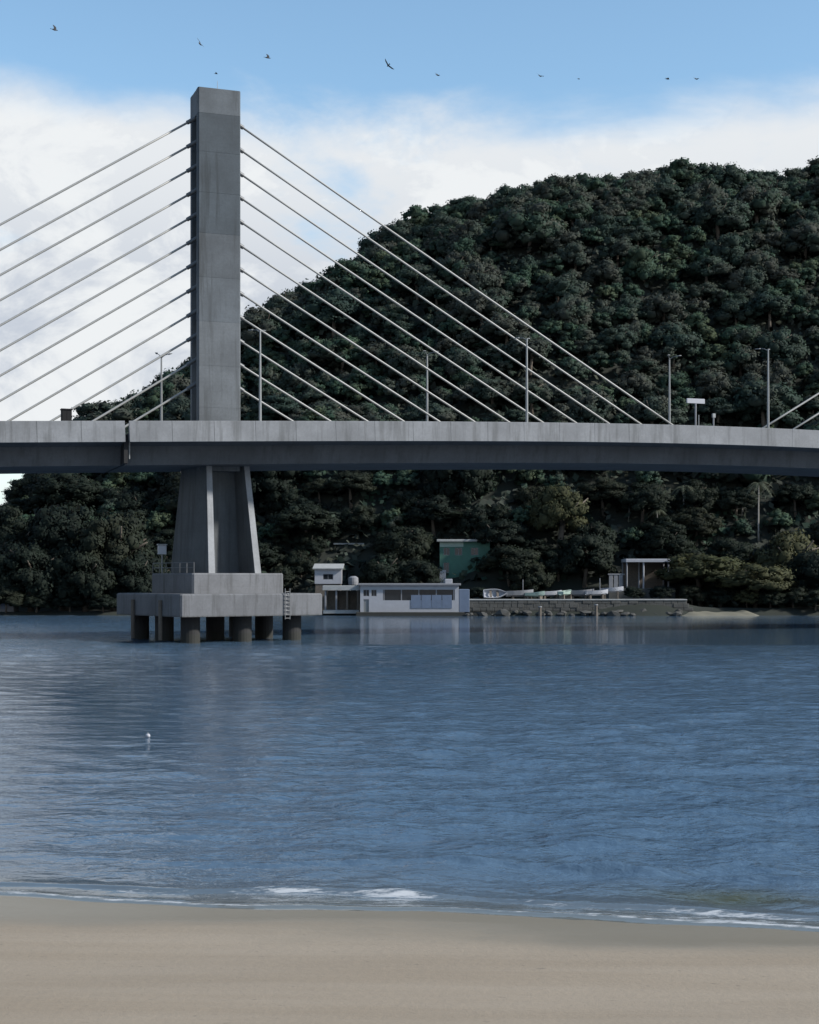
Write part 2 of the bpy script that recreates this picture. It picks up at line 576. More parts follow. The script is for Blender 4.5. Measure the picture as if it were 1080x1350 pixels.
slick = 1 / (1 + np.exp((gx + 0.6 + 0.055 * gy + 1.5 * np.sin(gy * 0.06)) * 0.35)) / (1 + np.exp((gy - 105) * 0.12)) * (0.9 + 0.1 * np.sin(gx * 0.5 + gy * 0.23))     # smoother water off the wind, left of the pier
ruffle = ruffle * (1 - 0.84 * slick)
patch = 1 + 0.35 * np.sin(gx * 0.09 + 1.3) * np.sin(gy * 0.05 + 0.4)
wave = np.zeros_like(gx)
wr = np.random.default_rng(5)
dx_l = gy * (us[320] - us[319])
for i in range(46):
    lam = 0.28 * (5.5 / 0.28) ** (i / 45)
    th = wr.normal(0, 0.75) - 1.45
    kx, ky = math.cos(th) * 6.283 / lam, math.sin(th) * 6.283 / lam
    sl = 0.025 * (0.8 + 0.4 * wr.random()) * (1.0 if lam < 3 else 0.7)
    att = np.clip(6.283 / (abs(ky) + 1e-6) / (2.6 * drow) - 0.6, 0, 1) * np.clip(6.283 / (abs(kx) + 1e-6) / (2.6 * dx_l) - 0.6, 0, 1)
    wave += sl * lam / 6.283 * att * np.sin(kx * gx + ky * gy + wr.random() * 6.283)
damp = np.clip((d_shore + 0.3) / 4.0, 0.10, 1)
z = wave * ruffle * patch * damp
# small swells running onto the beach
w1 = d_shore - 3.6 - 0.5 * np.sin(gx * 0.22 + 1.0) - 0.2 * np.sin(gx * 0.7)
z += 0.10 * np.exp(-(w1 / np.where(w1 < 0, 0.22, 0.5)) ** 2) * (0.6 + 0.4 * np.sin(gx * 0.31 + 0.5))
w2 = d_shore - 1.05 - 0.18 * np.sin(gx * 0.4 + 2.2) - 0.06 * np.sin(gx * 1.9)


def gs(c_, w_):
    return np.exp(-((gx - c_) / w_) ** 2)


brk = 0.80 * gs(-2.05, 0.95) + 0.90 * gs(-0.15, 0.7) + 0.4 * gs(-4.6, 1.2) + 0.35 * gs(2.1, 0.9) + 0.55 * gs(4.9, 1.3) + 0.5 * gs(9.5, 1.2) + 0.6 * gs(-9, 1.5)
z += (0.025 + 0.075 * brk) * np.exp(-(w2 / np.where(w2 < 0, 0.14, 0.40)) ** 2)
lip = d_shore - 0.12 - 0.10 * np.sin(gx * 0.8) - 0.04 * np.sin(gx * 2.7)
z += 0.022 * np.exp(-(lip / 0.16) ** 2)
foam = (0.05 + 0.78 * brk) * np.exp(-((w2 + 0.16) / 0.20) ** 2)
foam += 0.36 * brk * np.exp(-((w2 + 0.55) / 0.30) ** 2)
foam += (0.46 + 0.16 * np.sin(gx * 0.6 + 4.2)) * np.exp(-((lip + 0.02) / 0.10) ** 2)
foam += 0.30 * np.clip((gx - 1.5) / 2.5, 0, 1) * np.exp(-((lip - 0.16) / 0.14) ** 2)
foam += 0.20 * np.exp(-((d_shore - 0.5) / 0.35) ** 2)
foam = np.where(d_shore > 6, 0, foam)
shallow = np.clip(np.exp(-np.clip(d_shore, 0, None) / 1.5), 0, 1) * 0.85
weed = np.exp(-(((gx - 5.4) / 1.3) ** 2 + ((d_shore - 2.0) / 0.5) ** 2)) * 0.95
z = np.where(gy > 700, 0, z)
vv = np.stack([gx.ravel(), gy.ravel(), z.ravel()], 1)
nx = len(us)
ii, jj = np.meshgrid(np.arange(len(rows) - 1), np.arange(nx - 1), indexing='ij')
q = np.stack([ii * nx + jj, ii * nx + jj + 1, (ii + 1) * nx + jj + 1, (ii + 1) * nx + jj], -1).reshape(-1, 4)
wm = np_mesh('water', vv, q, M['water'], True)
far_ruf = np.clip(ruffle, 0.03, 1) * damp
for nm, arr in (('foam', foam), ('shallow', shallow), ('ruffle', far_ruf), ('weed', weed)):
    a = wm.attributes.new(nm, 'FLOAT', 'POINT')
    a.data.foreach_set('value', arr.ravel().astype(np.float32))
water = link('water', wm)
tag(water, 'rippled blue-grey channel water', None, None, 'structure')

# ------------------------------------------------------------------ bridge
YAW = rad(20)
T = Vector((-17.42, 136.0, 0))
SPAN = 103.6
bridge = empty('cable_stayed_bridge', T, YAW)
tag(bridge, 'grey concrete cable-stayed road bridge with a single pylon row crossing the channel', 'bridge')


def ztop(s):
    return 20.12 - 0.0405 * (math.sqrt((s - SPAN / 2) ** 2 + 900) - 30)


S0, S1 = -75.0, SPAN + 75.0
JOINT = -9.05
ss = list(np.arange(S0, S1 + 0.1, 3.6))


def section(s, y0, y1, z0, z1):
    zt = ztop(s)
    return [(s, y0, zt + z0), (s, y1, zt + z0), (s, y1, zt + z1), (s, y0, zt + z1)]


def span_pieces(a, b):
    pts = [a] + [s for s in ss if a + 0.5 < s < b - 0.5] + [b]
    return pts


for a, b_ in ((S0, JOINT - 0.16), (JOINT + 0.16, S1)):
    mb = MB()
    rings = []
    for s in span_pieces(a, b_):
        zt = ztop(s)
        rings.append([(s, y, zt + zz) for y, zz in ((-6.75, -1.62), (-6.75, -1.05), (6.75, -1.05), (6.75, -1.62), (4.9, -1.95), (4.6, -3.55), (-4.6, -3.55), (-4.9, -1.95))])
    mb.loft(rings)
    mb.build('box_girder', M['girder'], bridge)
    mb = MB()
    mb.loft([section(s, -6.35, 6.35, -1.045, -0.99) for s in span_pieces(a, b_)])
    mb.build('roadway', M['asphalt'], bridge)
    mb = MB()
    mb.loft([section(s, -1.0, 1.0, -0.985, -0.74) for s in span_pieces(a, b_)])
    mb.build('median', M['parapet'], bridge)

jm = MB().box(JOINT - 0.155, JOINT + 0.155, -6.45, 6.45, ztop(JOINT) - 3.5, ztop(JOINT) - 1.1)
jm.build('expansion_joint', M['joint'], bridge)
dp = MB().tube([(JOINT + 0.35, -6.1, ztop(JOINT) - 1.6), (JOINT + 0.35, -6.0, ztop(JOINT) - 3.1)], 0.075, 8)
dp.build('drain_pipe', M['galv'], bridge)

PL = 3.6
pm = MB()
hl = PL / 2 - 0.012
# cross-section of the edge barrier: outer fascia straight, inner face sloped
prof = [(-0.02, -1.75), (-0.02, -0.03), (0.02, 0.0), (0.24, 0.0), (0.30, -0.35), (0.52, -0.62), (0.52, -1.75)]
pm.loft([[(-hl, y, zz) for y, zz in prof], [(hl, y, zz) for y, zz in prof]])
panel_me = pm.mesh('parapet_panel', M['parapet'])
short_me = {}
for side in (-1, 1):
    par = empty('parapet', (0, 0, 0), 0, bridge)
    s = JOINT + 0.17 + PL / 2
    spots = []
    while s < S1 - 2:
        spots.append(s)
        s += PL
    s = JOINT - 0.17 - PL / 2
    while s > S0 + 2:
        spots.append(s)
        s -= PL
    for s in spots:
        o = link('parapet_panel', panel_me, par)
        sl = (ztop(s + 0.5) - ztop(s - 0.5))
        o.location = (s, side * 6.98, ztop(s))
        o.rotation_euler = (0, -math.atan(sl), 0) if side < 0 else (0, math.atan(sl), math.pi)

# pylon: H-shaped cast segments stacked above the deck
HL, HW = 1.92, 1.7


def pylon_plan(hl, hw, c=0.10, nd=0.42, nw=0.98):
    return [(-hl + c, -hw), (hl - c, -hw), (hl, -hw + c), (hl, -nw), (hl - nd, -nw + 0.1), (hl - nd, nw - 0.1), (hl, nw), (hl, hw - c), (hl - c, hw), (-hl + c, hw),
            (-hl, hw - c), (-hl, nw), (-hl + nd, nw - 0.1), (-hl + nd, -nw + 0.1), (-hl, -nw), (-hl, -hw + c)]


ZP0, ZP1 = 15.0, 48.85
pylon = empty('pylon', (0, 0, ZP0), 0, bridge)
cuts = [15.0, 20.6, 24.3, 28.2, 32.1, 36.0, 39.6, 43.2, 46.6, ZP1]
for i in range(len(cuts) - 1):
    a, b_ = cuts[i] - ZP0, cuts[i + 1] - ZP0
    nd_ = 0.42 if i < len(cuts) - 2 else 0.02
    p = pylon_plan(HL, HW, nd=nd_)
    pi_ = pylon_plan(HL - 0.012, HW - 0.012, nd=nd_)
    mb = MB().loft([[(x, y, a) for x, y in p], [(x, y, b_ - 0.03) for x, y in p], [(x, y, b_ - 0.03) for x, y in pi_], [(x, y, b_) for x, y in pi_]])
    mb.build('concrete_segment', M['pylon_top' if cuts[i] > 34 and i != len(cuts) - 2 else 'pylon' if cuts[i] > 27 else 'pylon_low'], pylon)
MB().tube([(0.2, 0, ZP1 - ZP0), (0.2, 0, ZP1 - ZP0 + 1.25)], [0.035, 0.015], 6).build('lightning_rod', M['galv'], pylon)
MB().bbox(-1.5, 1.5, -1.3, 1.3, ZP1 - ZP0, ZP1 - ZP0 + 0.06, 0.02).build('pylon_cap_slab', M['pylon'], pylon)

# stay cables
cables = []
for sgn in (-1, 1):
    for i in range(12):
        zp = 22.85 + 2.157 * i
        sd_ = sgn * (9.6 + 3.6 * i)
        zd = ztop(sd_) - 0.75
        p0 = Vector((sgn * 1.5, 0, zp + 0.15))
        p1 = Vector((sd_, 0, zd))
        d = (p1 - p0).normalized()
        Lc = (p1 - p0).length
        pts = []
        for k in range(9):
            f = k / 8
            q_ = p0.lerp(p1, f)
            q_.z -= 0.0016 * Lc * 4 * f * (1 - f)
            pts.append(q_)
        cb = MB().tube(pts, 0.098, 8).build('stay_cable', M['cable'], bridge, True)
        MB().tube([p0 - d * 0.3, p0 + d * 1.25], [0.21, 0.185], 10).build('anchor_tube', M['anchor'], cb)
        MB().tube([p1 - d * 1.7, p1 - d * 0.2], [0.15, 0.17], 10).build('deck_anchor_tube', M['galv'], cb)
        cables.append(cb)

# substructure: turned 15 degrees against the deck, standing across the stream
sub = []
DEL = rad(15)


def rot2(p, a=DEL):
    return (p[0] * math.cos(a) - p[1] * math.sin(a), p[0] * math.sin(a) + p[1] * math.cos(a))


def pier_plan(a, b_, fl, dp_):
    # H-section: a along local x, b along local y, notches on the +-y faces
    return [rot2(p) for p in [(-a, -b_), (-a + fl, -b_), (-a + fl, -b_ + dp_), (a - fl, -b_ + dp_), (a - fl, -b_), (a, -b_),
                              (a, b_), (a - fl, b_), (a - fl, b_ - dp_), (-a + fl, b_ - dp_), (-a + fl, b_), (-a, b_)]]


z0, z1 = 5.9, 16.4
r0, r1 = pier_plan(2.62, 3.7, 0.66, 2.9), pier_plan(2.12, 2.3, 0.56, 1.7)
mb = MB().loft([[(x, y, z0) for x, y in r0], [(x, y, z1 - 0.3) for x, y in r1]])
sub.append(mb.build('pier_shaft', M['pier'], bridge))


rib_lit_mat = concrete('rib_painted_sunlight', (0.22, 0.23, 0.245), 0.3, 0.02)  # pale facings added over the flange faces, sunlight put into their colour
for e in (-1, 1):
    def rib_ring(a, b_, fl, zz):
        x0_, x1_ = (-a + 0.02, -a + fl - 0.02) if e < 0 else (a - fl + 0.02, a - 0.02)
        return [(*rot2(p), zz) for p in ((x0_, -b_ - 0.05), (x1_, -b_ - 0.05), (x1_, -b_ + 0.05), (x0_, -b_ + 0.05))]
    sub.append(MB().loft([rib_ring(2.62, 3.7, 0.66, z0 + 0.02), rib_ring(2.12, 2.3, 0.56, z1 - 0.32)]).build('pier_rib_lit_facing', rib_lit_mat, bridge))


def cap_block(a, b_, z0, z1, ch, name, mat):
    pl = [(-a + 0.15, -b_), (a - 0.15, -b_), (a, -b_ + 0.15), (a, b_ - ch), (a - ch, b_), (-a + ch, b_), (-a, b_ - ch), (-a, -b_ + 0.15)]
    inn = [(x * 0.985, y * 0.985) for x, y in pl]
    return MB().loft([[(*rot2(p), z0) for p in pl], [(*rot2(p), z1 - 0.12) for p in pl], [(*rot2(p), z1) for p in inn]]).build(name, mat, bridge)


cap_o = cap_block(6.95, 7.1, 2.22, 4.15, 1.4, 'pile_cap', M['cap'])
sub.append(cap_o)
sub.append(cap_block(4.5, 4.45, 4.13, 5.92, 0.9, 'plinth', M['cap']))
lm = MB()
for e in (-0.24, 0.24):
    q0 = rot2((3.25 + e, -7.23))
    lm.tube([(*q0, 1.9), (*q0, 4.6)], 0.045, 6)
for k in range(8):
    zz = 2.0 + 0.33 * k
    lm.tube([(*rot2((3.01, -7.23)), zz), (*rot2((3.49, -7.23)), zz)], 0.03, 6)
lm.build('ladder', M['anchor'], cap_o)
for fx in (-7.03,):
    for fy in (-3.5, 2.0):
        MB().tube([(*rot2((fx - 0.05, fy)), 0.2), (*rot2((fx - 0.05, fy)), 3.6)], 0.17, 8).build('fender_post', M['timber'], cap_o)
pile_me = MB().tube([(0, 0, -3), (0, 0, 2.3)], 0.83, 20).mesh('pile', M['pile'], False)
for i in (-1, 0, 1):
    for j in (-1, 0, 1):
        o = link('pile', pile_me, bridge)
        o.location = (*rot2((i * 5.0, j * 5.0)), 0)
        sub.append(o)
# guard rail along the plinth's rear half
gr = MB()
for k in range(7):
    p = rot2((-4.2, -4.1 + k * 1.35))
    gr.tube([(*p, 5.85), (*p, 6.85)], 0.035, 6)
for zz in (6.4, 6.83):
    gr.tube([(*rot2((-4.2, -4.1)), zz), (*rot2((-4.2, 4.0)), zz)], 0.03, 6)
sub.append(gr.build('guard_rail', M['anchor'], bridge))

# the second pylon row stands mirrored past mid-span
pyl2 = copy_tree(pylon, bridge)
pyl2.location = (SPAN, 0, ZP0)
for c_ in cables:
    k = copy_tree(c_, bridge)
    k.location = (SPAN, 0, 0)
    k.rotation_euler = (0, 0, math.pi)
for o in sub:
    k = copy_tree(o, bridge)
    k.location = o.location + Vector((SPAN, 0, 0))
# side piers at the ends of the modelled deck
for s in (-62.0, SPAN + 62.0):
    MB().bbox(s - 1.1, s + 1.1, -4.2, 4.2, -3, ztop(s) - 3.5, 0.25).build('side_pier', M['pier'], bridge)


def on_bridge(s, y, dz=0.0):
    c_, n_ = math.cos(YAW), math.sin(YAW)
    return Vector((T.x + s * c_ - y * n_, T.y + s * n_ + y * c_, ztop(s) + dz))


# lamp posts on the deck edges
def lamp_post(s, side, h, label):
    o = empty('lamp_post', on_bridge(s, side * 6.6, -0.9), YAW + (0 if side < 0 else math.pi))
    tag(o, label, 'lamp post', 'lamp posts along the bridge deck')
    MB().tube([(0, 0, 0), (0, 0, h * 0.5), (0, 0, h)], [0.13, 0.11, 0.07], 10).build('pole', M['galv'], o)
    MB().bbox(-0.22, 0.22, -0.22, 0.22, -0.06, 0.10, 0.02).build('base_plate', M['galv'], o)
    for sg in (-1, 1):
        ar = MB().tube([(0, 0, h - 0.12), (sg * 0.25, 0.3, h + 0.1), (sg * 0.5, 0.7, h + 0.15)], [0.04, 0.035, 0.03], 6).build('arm', M['galv'], o)
        hd = MB().loft([[(sg * 0.45, 0.6, h + 0.11), (sg * 0.6, 0.6, h + 0.11), (sg * 0.6, 0.6, h + 0.19), (sg * 0.45, 0.6, h + 0.19)],
                        [(sg * 0.55, 1.1, h + 0.14), (sg * 0.8, 1.1, h + 0.14), (sg * 0.8, 1.1, h + 0.2), (sg * 0.55, 1.1, h + 0.2)]])
        hd.build('lamp_head', M['galv'], ar)
    return o


lamp_post(2.45, -1, 8.7, 'thin grey lamp post on the deck just right of the pylon')
lamp_post(27.6, -1, 8.6, 'grey lamp post behind the long right stays, under the topmost cable')
lamp_post(53.4, -1, 8.6, 'grey lamp post furthest right, beside the stays of the next pylon')
lamp_post(-3.6, 1, 8.2, 'faint grey lamp post on the deck just left of the pylon')
lamp_post(22.8, 1, 8.9, 'grey lamp post on the far deck edge amid the right stays')
lamp_post(50.0, 1, 9.4, 'grey lamp post where the longest right stay meets the deck')

# T-shaped sign and small post
o = empty('road_sign', on_bridge(45.3, -6.6, -0.9), YAW)
tag(o, 'pale T-shaped sign on a post above the bridge parapet', 'sign')
MB().tube([(0, 0, 0), (0, 0, 3.25)], 0.09, 8).build('post', M['offwhite'], o)
MB().tube([(0.55, 0.35, 0), (0.55, 0.35, 2.0)], 0.05, 8).build('brace_post', M['galv'], o)
MB().bbox(-0.98, 0.98, -0.09, 0.09, 3.05, 3.50, 0.03).build('panel', M['white'], o)
o = empty('marker_post', on_bridge(47.3, -6.55, -0.9), YAW)
tag(o, 'short pale post with a small head on the parapet beside the T-shaped sign', 'post')
MB().tube([(0, 0, 0), (0, 0, 1.75)], 0.08, 8).build('post', M['offwhite'], o)
MB().bbox(-0.14, 0.2, -0.1, 0.1, 1.75, 2.15, 0.03).build('head', M['galv'], o)
o = empty('control_cabinet', on_bridge(-13.9, -6.05, -0.98), YAW)
tag(o, 'black metal cabinet standing behind the left parapet under the stays', 'cabinet')
MB().bbox(-0.42, 0.42, -0.3, 0.3, 0, 1.95, 0.03).build('housing', M['dark'], o)
MB().bbox(-0.47, 0.47, -0.36, 0.36, 1.95, 2.05, 0.02).build('lid', M['dark'], o)
MB().box(-0.36, -0.02, -0.315, -0.30, 0.2, 1.85).build('door', M['dark'], o)
MB().box(0.02, 0.36, -0.315, -0.30, 0.2, 1.85).build('door', M['dark'], o)
o = empty('navigation_light', on_bridge(-4.6, 1.0, 0), YAW)
o.location.z = 5.92
tag(o, 'small white navigation light box on a post beside the pier shaft', 'light')
MB().tube([(0, 0, 0), (0, 0, 1.75)], 0.06, 8).build('post', M['galv'], o)
MB().bbox(-0.36, 0.36, -0.3, 0.3, 1.7, 2.5, 0.05).build('light_box', M['white'], o)
MB().bbox(-0.42, 0.42, -0.36, 0.36, 2.5, 2.62, 0.03).build('hood', M['galv'], o)

# ------------------------------------------------------------------ vegetation
ICO = None


def ico():
    global ICO
    if ICO is None:
        ph = (1 + 5 ** 0.5) / 2
        v = np.array([(-1, ph, 0), (1, ph, 0), (-1, -ph, 0), (1, -ph, 0), (0, -1, ph), (0, 1, ph), (0, -1, -ph), (0, 1, -ph), (ph, 0, -1), (ph, 0, 1), (-ph, 0, -1), (-ph, 0, 1)], float)
        v /= np.linalg.norm(v[0])
        f = np.array([(0, 11, 5), (0, 5, 1), (0, 1, 7), (0, 7, 10), (0, 10, 11), (1, 5, 9), (5, 11, 4), (11, 10, 2), (10, 7, 6), (7, 1, 8), (3, 9, 4), (3, 4, 2), (3, 2, 6), (3, 6, 8), (3, 8, 9), (4, 9, 5), (2, 4, 11), (6, 2, 10), (8, 6, 7), (9, 8, 1)], int)
        ICO = (v, f)
    return ICO


def leaf_quads(r, cen, nor, size):
    """one quad per leaf spray, facing roughly along nor"""
    n = len(cen)
    a = np.cross(nor, r.normal(size=(n, 3)))
    a /= np.linalg.norm(a, axis=1, keepdims=True) + 1e-9
    b = np.cross(nor, a)
    s = size[:, None]
    k = r.uniform(0.55, 0.9, (n, 1))
    v = np.stack([cen - a * s, cen - b * s * k, cen + a * s, cen + b * s * k], 1)
    return v.reshape(-1, 3)


def crown_data(seed, nclump, nleaf, leaf, flat=0.8, spread=1.0, core=0.70, small=1.0):
    """crown of unit radius, centre at the origin: clumps of leaf sprays round solid-looking hearts"""
    r = np.random.default_rng(seed)
    cs, rs = [], []
    for i in range(nclump):
        for _ in range(30):
            d = r.normal(size=3)
            d /= np.linalg.norm(d)
            if d[2] > -0.55:
                break
        rr = r.uniform(0.60, 0.86) if i > nclump * 0.25 else r.uniform(0.1, 0.5)
        cs.append(d * rr * np.array([spread, spread, flat]) * r.uniform(0.85, 1.12))
        rs.append(r.uniform(0.22, 0.42) * small)
    V, var, LN = [], [], []
    tv, tf, tvar, TN = [], [], [], []
    iv, it = ico()
    off = 0
    for c0, r0 in zip(cs, rs):
        d = r.normal(size=(nleaf, 3))
        d[:, 2] = np.where(d[:, 2] < -0.3, -d[:, 2] * 0.6, d[:, 2])
        d /= np.linalg.norm(d, axis=1, keepdims=True)
        rad_ = r0 * r.uniform(0.68, 1.2, nleaf)
        cen = c0 + d * rad_[:, None] * np.array([1.1, 1.1, 0.85])
        nor = d + r.normal(size=(nleaf, 3)) * 0.55 + np.array([0, 0, 0.35])
        nor /= np.linalg.norm(nor, axis=1, keepdims=True)
        V.append(leaf_quads(r, cen, nor, leaf * r.uniform(0.55, 1.3, nleaf)))
        cv = r.uniform(-0.22, 0.22)
        var.append(np.repeat(np.clip(r.uniform(0.2, 0.8, nleaf) + cv, 0, 1), 4))
        ln = d * 0.8 + c0 * 0.7 + np.array([0, 0, 0.12])
        LN.append(np.repeat(ln / np.linalg.norm(ln, axis=1, keepdims=True), 4, axis=0))
        jit = iv * (1 + r.normal(size=(12, 1)) * 0.10)
        tv.append(c0 + jit * r0 * core * np.array([1.1, 1.1, 0.85]))
        tf.append(it + off)
        tn_ = iv * 0.8 + c0 * 0.7
        TN.append(tn_ / np.linalg.norm(tn_, axis=1, keepdims=True))
        tvar.append(np.full(12, np.clip(0.4 + cv, 0, 1)))
        off += 12
    V = np.concatenate(V)
    nq = len(V) // 4
    tv = np.concatenate(tv)
    tf = np.concatenate(tf) + len(V)
    return np.concatenate([V, tv]), np.arange(nq * 4).reshape(-1, 4), tf, np.concatenate(var + tvar), np.concatenate(LN + TN)


def crown_mesh(name, data, mat):
    me = np_mesh(name, data[0], data[1], mat, False, data[2])
    a = me.attributes.new('leafvar', 'FLOAT', 'POINT')
    a.data.foreach_set('value', data[3].astype(np.float32))
    a = me.attributes.new('leafn', 'FLOAT_VECTOR', 'POINT')
    a.data.foreach_set('vector', np.ascontiguousarray(data[4], dtype=np.float32).ravel())
    return me


def trunk_mesh(seed, mat, h=1.0):
    """unit trunk: base at 0, forks into limbs towards z = 1"""
    r = random.Random(seed)
    mb = MB()
    lean = (r.uniform(-0.08, 0.08), r.uniform(-0.08, 0.08))
    mb.tube([(0, 0, -0.12), (lean[0] * 0.5, lean[1] * 0.5, 0.3), (lean[0], lean[1], 0.62)], [0.055, 0.042, 0.032], 7)
    for k in range(5):
        a = k * 1.257 + r.uniform(-0.4, 0.4)
        q0 = (lean[0] * 0.9, lean[1] * 0.9, 0.50 + 0.03 * k)
        q1 = (q0[0] + 0.16 * math.cos(a), q0[1] + 0.16 * math.sin(a), q0[2] + 0.14)
        q2 = (q0[0] + 0.36 * math.cos(a), q0[1] + 0.36 * math.sin(a), q0[2] + 0.24 + r.uniform(-0.05, 0.1))
        mb.tube([q0, q1, q2], [0.026, 0.018, 0.008], 5)
    return mb.mesh('trunk', mat, True)


CROWNS = [crown_mesh('crown', crown_data(100 + i, 60, 60, 0.050, small=0.74, flat=rng.uniform(0.68, 0.95)), M['leaf']) for i in range(8)]
LOWS = [crown_data(300 + i, 34, 26, 0.075, small=0.78, flat=rng.uniform(0.7, 0.95), core=0.76) for i in range(5)]
BIGS = {k: [crown_mesh('crown', crown_data(400 + i + j * 20, 80, 84, 0.038, flat=0.78, small=0.68), M[k]) for i in range(4)] for j, k in enumerate(('leaf_olive', 'leaf_dark'))}
TRUNKS = [trunk_mesh(i, M['bark']) for i in range(4)]


def make_tree(x, y, R, H, label, group, crowns=CROWNS, cat='tree', name='broadleaf_tree', cz=None, flat=1.0):
    gz_ = float(ground(x, y))
    o = empty(name, (x, y, gz_), rng.uniform(0, 6.28))
    tag(o, label, cat, group)
    cr = link('crown', rng.choice(crowns), o)
    rz_ = min(H * 0.64, R * 1.35) * flat
    cr.location = (0, 0, H - rz_ * 0.9)
    cr.scale = (R, R * rng.uniform(0.9, 1.1), rz_)
    cr.rotation_euler = (0, 0, rng.uniform(0, 6.28))
    tk = link('trunk', rng.choice(TRUNKS), o)
    tk.scale = (H * 0.9, H * 0.9, H * 0.9)
    return o


# forest on the hill: crowns of uneven size packed without a grid
cand = []
_cell = {}
for _ in range(30000):
    px_, py_ = rng.uniform(-150, 235), rng.uniform(242.5, 366)
    R_ = rng.choice((2.3, 2.8, 3.3, 3.8, 4.3, 4.8, 5.5, 6.8)) * rng.uniform(0.9, 1.1)
    if py_ > 322:
        R_ = min(R_, 4.7)
    if py_ < 252:
        R_ = min(R_, 4.6)
    if float(np.interp(px_, _rx, _rz)) < 5:
        continue
    if any(abs(px_ - a) < w and py_ < b_ for a, w, b_ in ((-10.3, 5.0, 251), (8.0, 6.5, 249), (36, 8, 246), (-13, 5, 244))):
        continue
    cx_, cy_ = int(px_ // 8), int(py_ // 8)
    near = [k for i in (-1, 0, 1) for j in (-1, 0, 1) for k in _cell.get((cx_ + i, cy_ + j), ())]
    if any((px_ - k[0]) ** 2 + ((py_ - k[1]) * 1.45) ** 2 < ((R_ + k[3]) * 0.66) ** 2 for k in near):
        continue
    k = (px_, py_, float(ground(px_, py_)), R_)
    cand.append(k)
    _cell.setdefault((cx_, cy_), []).append(k)


def seen(cn):
    u = cn[0] / cn[1]
    v = (cn[2] + 6 - CAM_H) / cn[1]
    py_ = 765 - v * 2000
    return abs(u) < 0.283 and cn[1] < 352 and not (556 < py_ < 610 and u > -0.3)


vis = sorted([c_ for c_ in cand if seen(c_)], key=lambda c_: -c_[3] / c_[1])
chosen = vis[:298]
ch_set = set(chosen)
for (x, y, hg, R) in chosen:
    u = x / y
    py_ = 765 - (hg + 6 - CAM_H) / y * 2000
    px_ = 540 + u * 2000
    col = 0 if px_ < 480 else 1 if px_ < 610 else 2 if px_ < 745 else 3 if px_ < 880 else 4 if px_ < 985 else 5
    if px_ < 330:
        grp = 'trees on the left shoulder of the hill'
        lab = 'dark tree on the low left hill shoulder, ' + ('left of the pylon' if px_ < 255 else 'beside and behind the pylon') + (' above the deck' if py_ < 556 else ' below the deck')
    elif y > 330:
        grp = 'trees along the hill crest'
        lab = 'skyline tree ' + ('on the falling crest between the pylon and the upper stays', 'on the crest where the longest stay meets the hill edge', 'on the rising crest right of the longest stay', 'on the flat hilltop left of the highest crowns', 'on the hilltop over the T-shaped sign', 'on the crest next to the right frame edge')[col]
    elif py_ < 400:
        grp = 'trees on the upper hillside'
        lab = 'dark upper-slope tree ' + ('among the short right stays', 'crossed by the upper right stays', 'just right of the longest stay', 'above the lamp post at the last right stay', 'high over the T-shaped sign', 'at the right frame edge')[col]
    elif py_ < 556:
        grp = 'trees on the middle hillside'
        lab = 'lower-slope tree above the deck ' + ('behind the lower right stays', 'behind the lamp post amid the stays', 'behind the lamp post under the topmost cable', 'left of the lamp post at the last right stay', 'behind the T-shaped sign', 'beside the furthest right lamp post')[col]
    else:
        grp = 'trees at the foot of the hill'
        lab = 'shadowed hill-foot tree under the deck ' + ('above the hut and shelter', 'behind the green house', 'above the laid-up boats', 'behind the flat-roofed shelter', 'among the palms', 'over the olive shore trees')[col]
    make_tree(x, y, R * 1.05, R * rng.uniform(1.4, 1.75), lab, grp, BIGS['leaf_dark'] if py_ > 600 else CROWNS, flat=rng.uniform(0.72, 1.2))  # low on the slope darker leaves carry the shade in their colour

# everything else of the wood, uncounted
rest = [c_ for c_ in cand if c_ not in ch_set]
V, Q, TT, VA, NN = [], [], [], [], []
off = 0
r_ = np.random.default_rng(3)
for (x, y, hg, R) in rest:
    d = LOWS[r_.integers(len(LOWS))]
    a = r_.uniform(0, 6.28)
    rm = np.array([[math.cos(a), -math.sin(a), 0], [math.sin(a), math.cos(a), 0], [0, 0, 1]])
    v = d[0] @ rm.T * R * 1.05 + np.array([x, y, hg + r_.uniform(3.6, 5.6)])
    v[:, 2] -= 1.2
    V.append(v)
    NN.append(d[4] @ rm.T)
    Q.append(d[1] + off)
    TT.append(d[2] + off)
    VA.append(np.clip(d[3] + r_.uniform(-0.2, 0.2), 0, 1))
    off += len(v)
forest = link('forest', crown_mesh('forest', (np.concatenate(V), np.concatenate(Q), np.concatenate(TT), np.concatenate(VA), np.concatenate(NN)), M['leaf']))
tag(forest, 'dense dark woodland closing the gaps and running on beyond the hill', 'forest', None, 'stuff')
# undergrowth
n = 52000
ux = r_.uniform(-120, 150, n)
uy = r_.uniform(231, 352, n)
uz = ground(ux, uy)
ok = (uz > 0.9) & ~((uy < 243) & (ux > -22) & (ux < 46))
ux, uy, uz = ux[ok], uy[ok], uz[ok]
cen = np.stack([ux, uy, uz + r_.uniform(0.1, 2.6, len(ux))], 1)
nor = r_.normal(size=cen.shape) * 0.6 + np.array([0, -0.5, 0.8])
nor /= np.linalg.norm(nor, axis=1, keepdims=True)
lv = leaf_quads(r_, cen, nor, r_.uniform(0.35, 0.95, len(cen)))
und = link('undergrowth', crown_mesh('undergrowth', (lv, np.arange(len(lv)).reshape(-1, 4), np.zeros((0, 3), int), np.repeat(r_.uniform(0, 0.9, len(cen)), 4), np.repeat(nor, 4, axis=0)), M['leaf']))
tag(und, 'low dark scrub covering the hill between the trees', 'undergrowth', None, 'stuff')


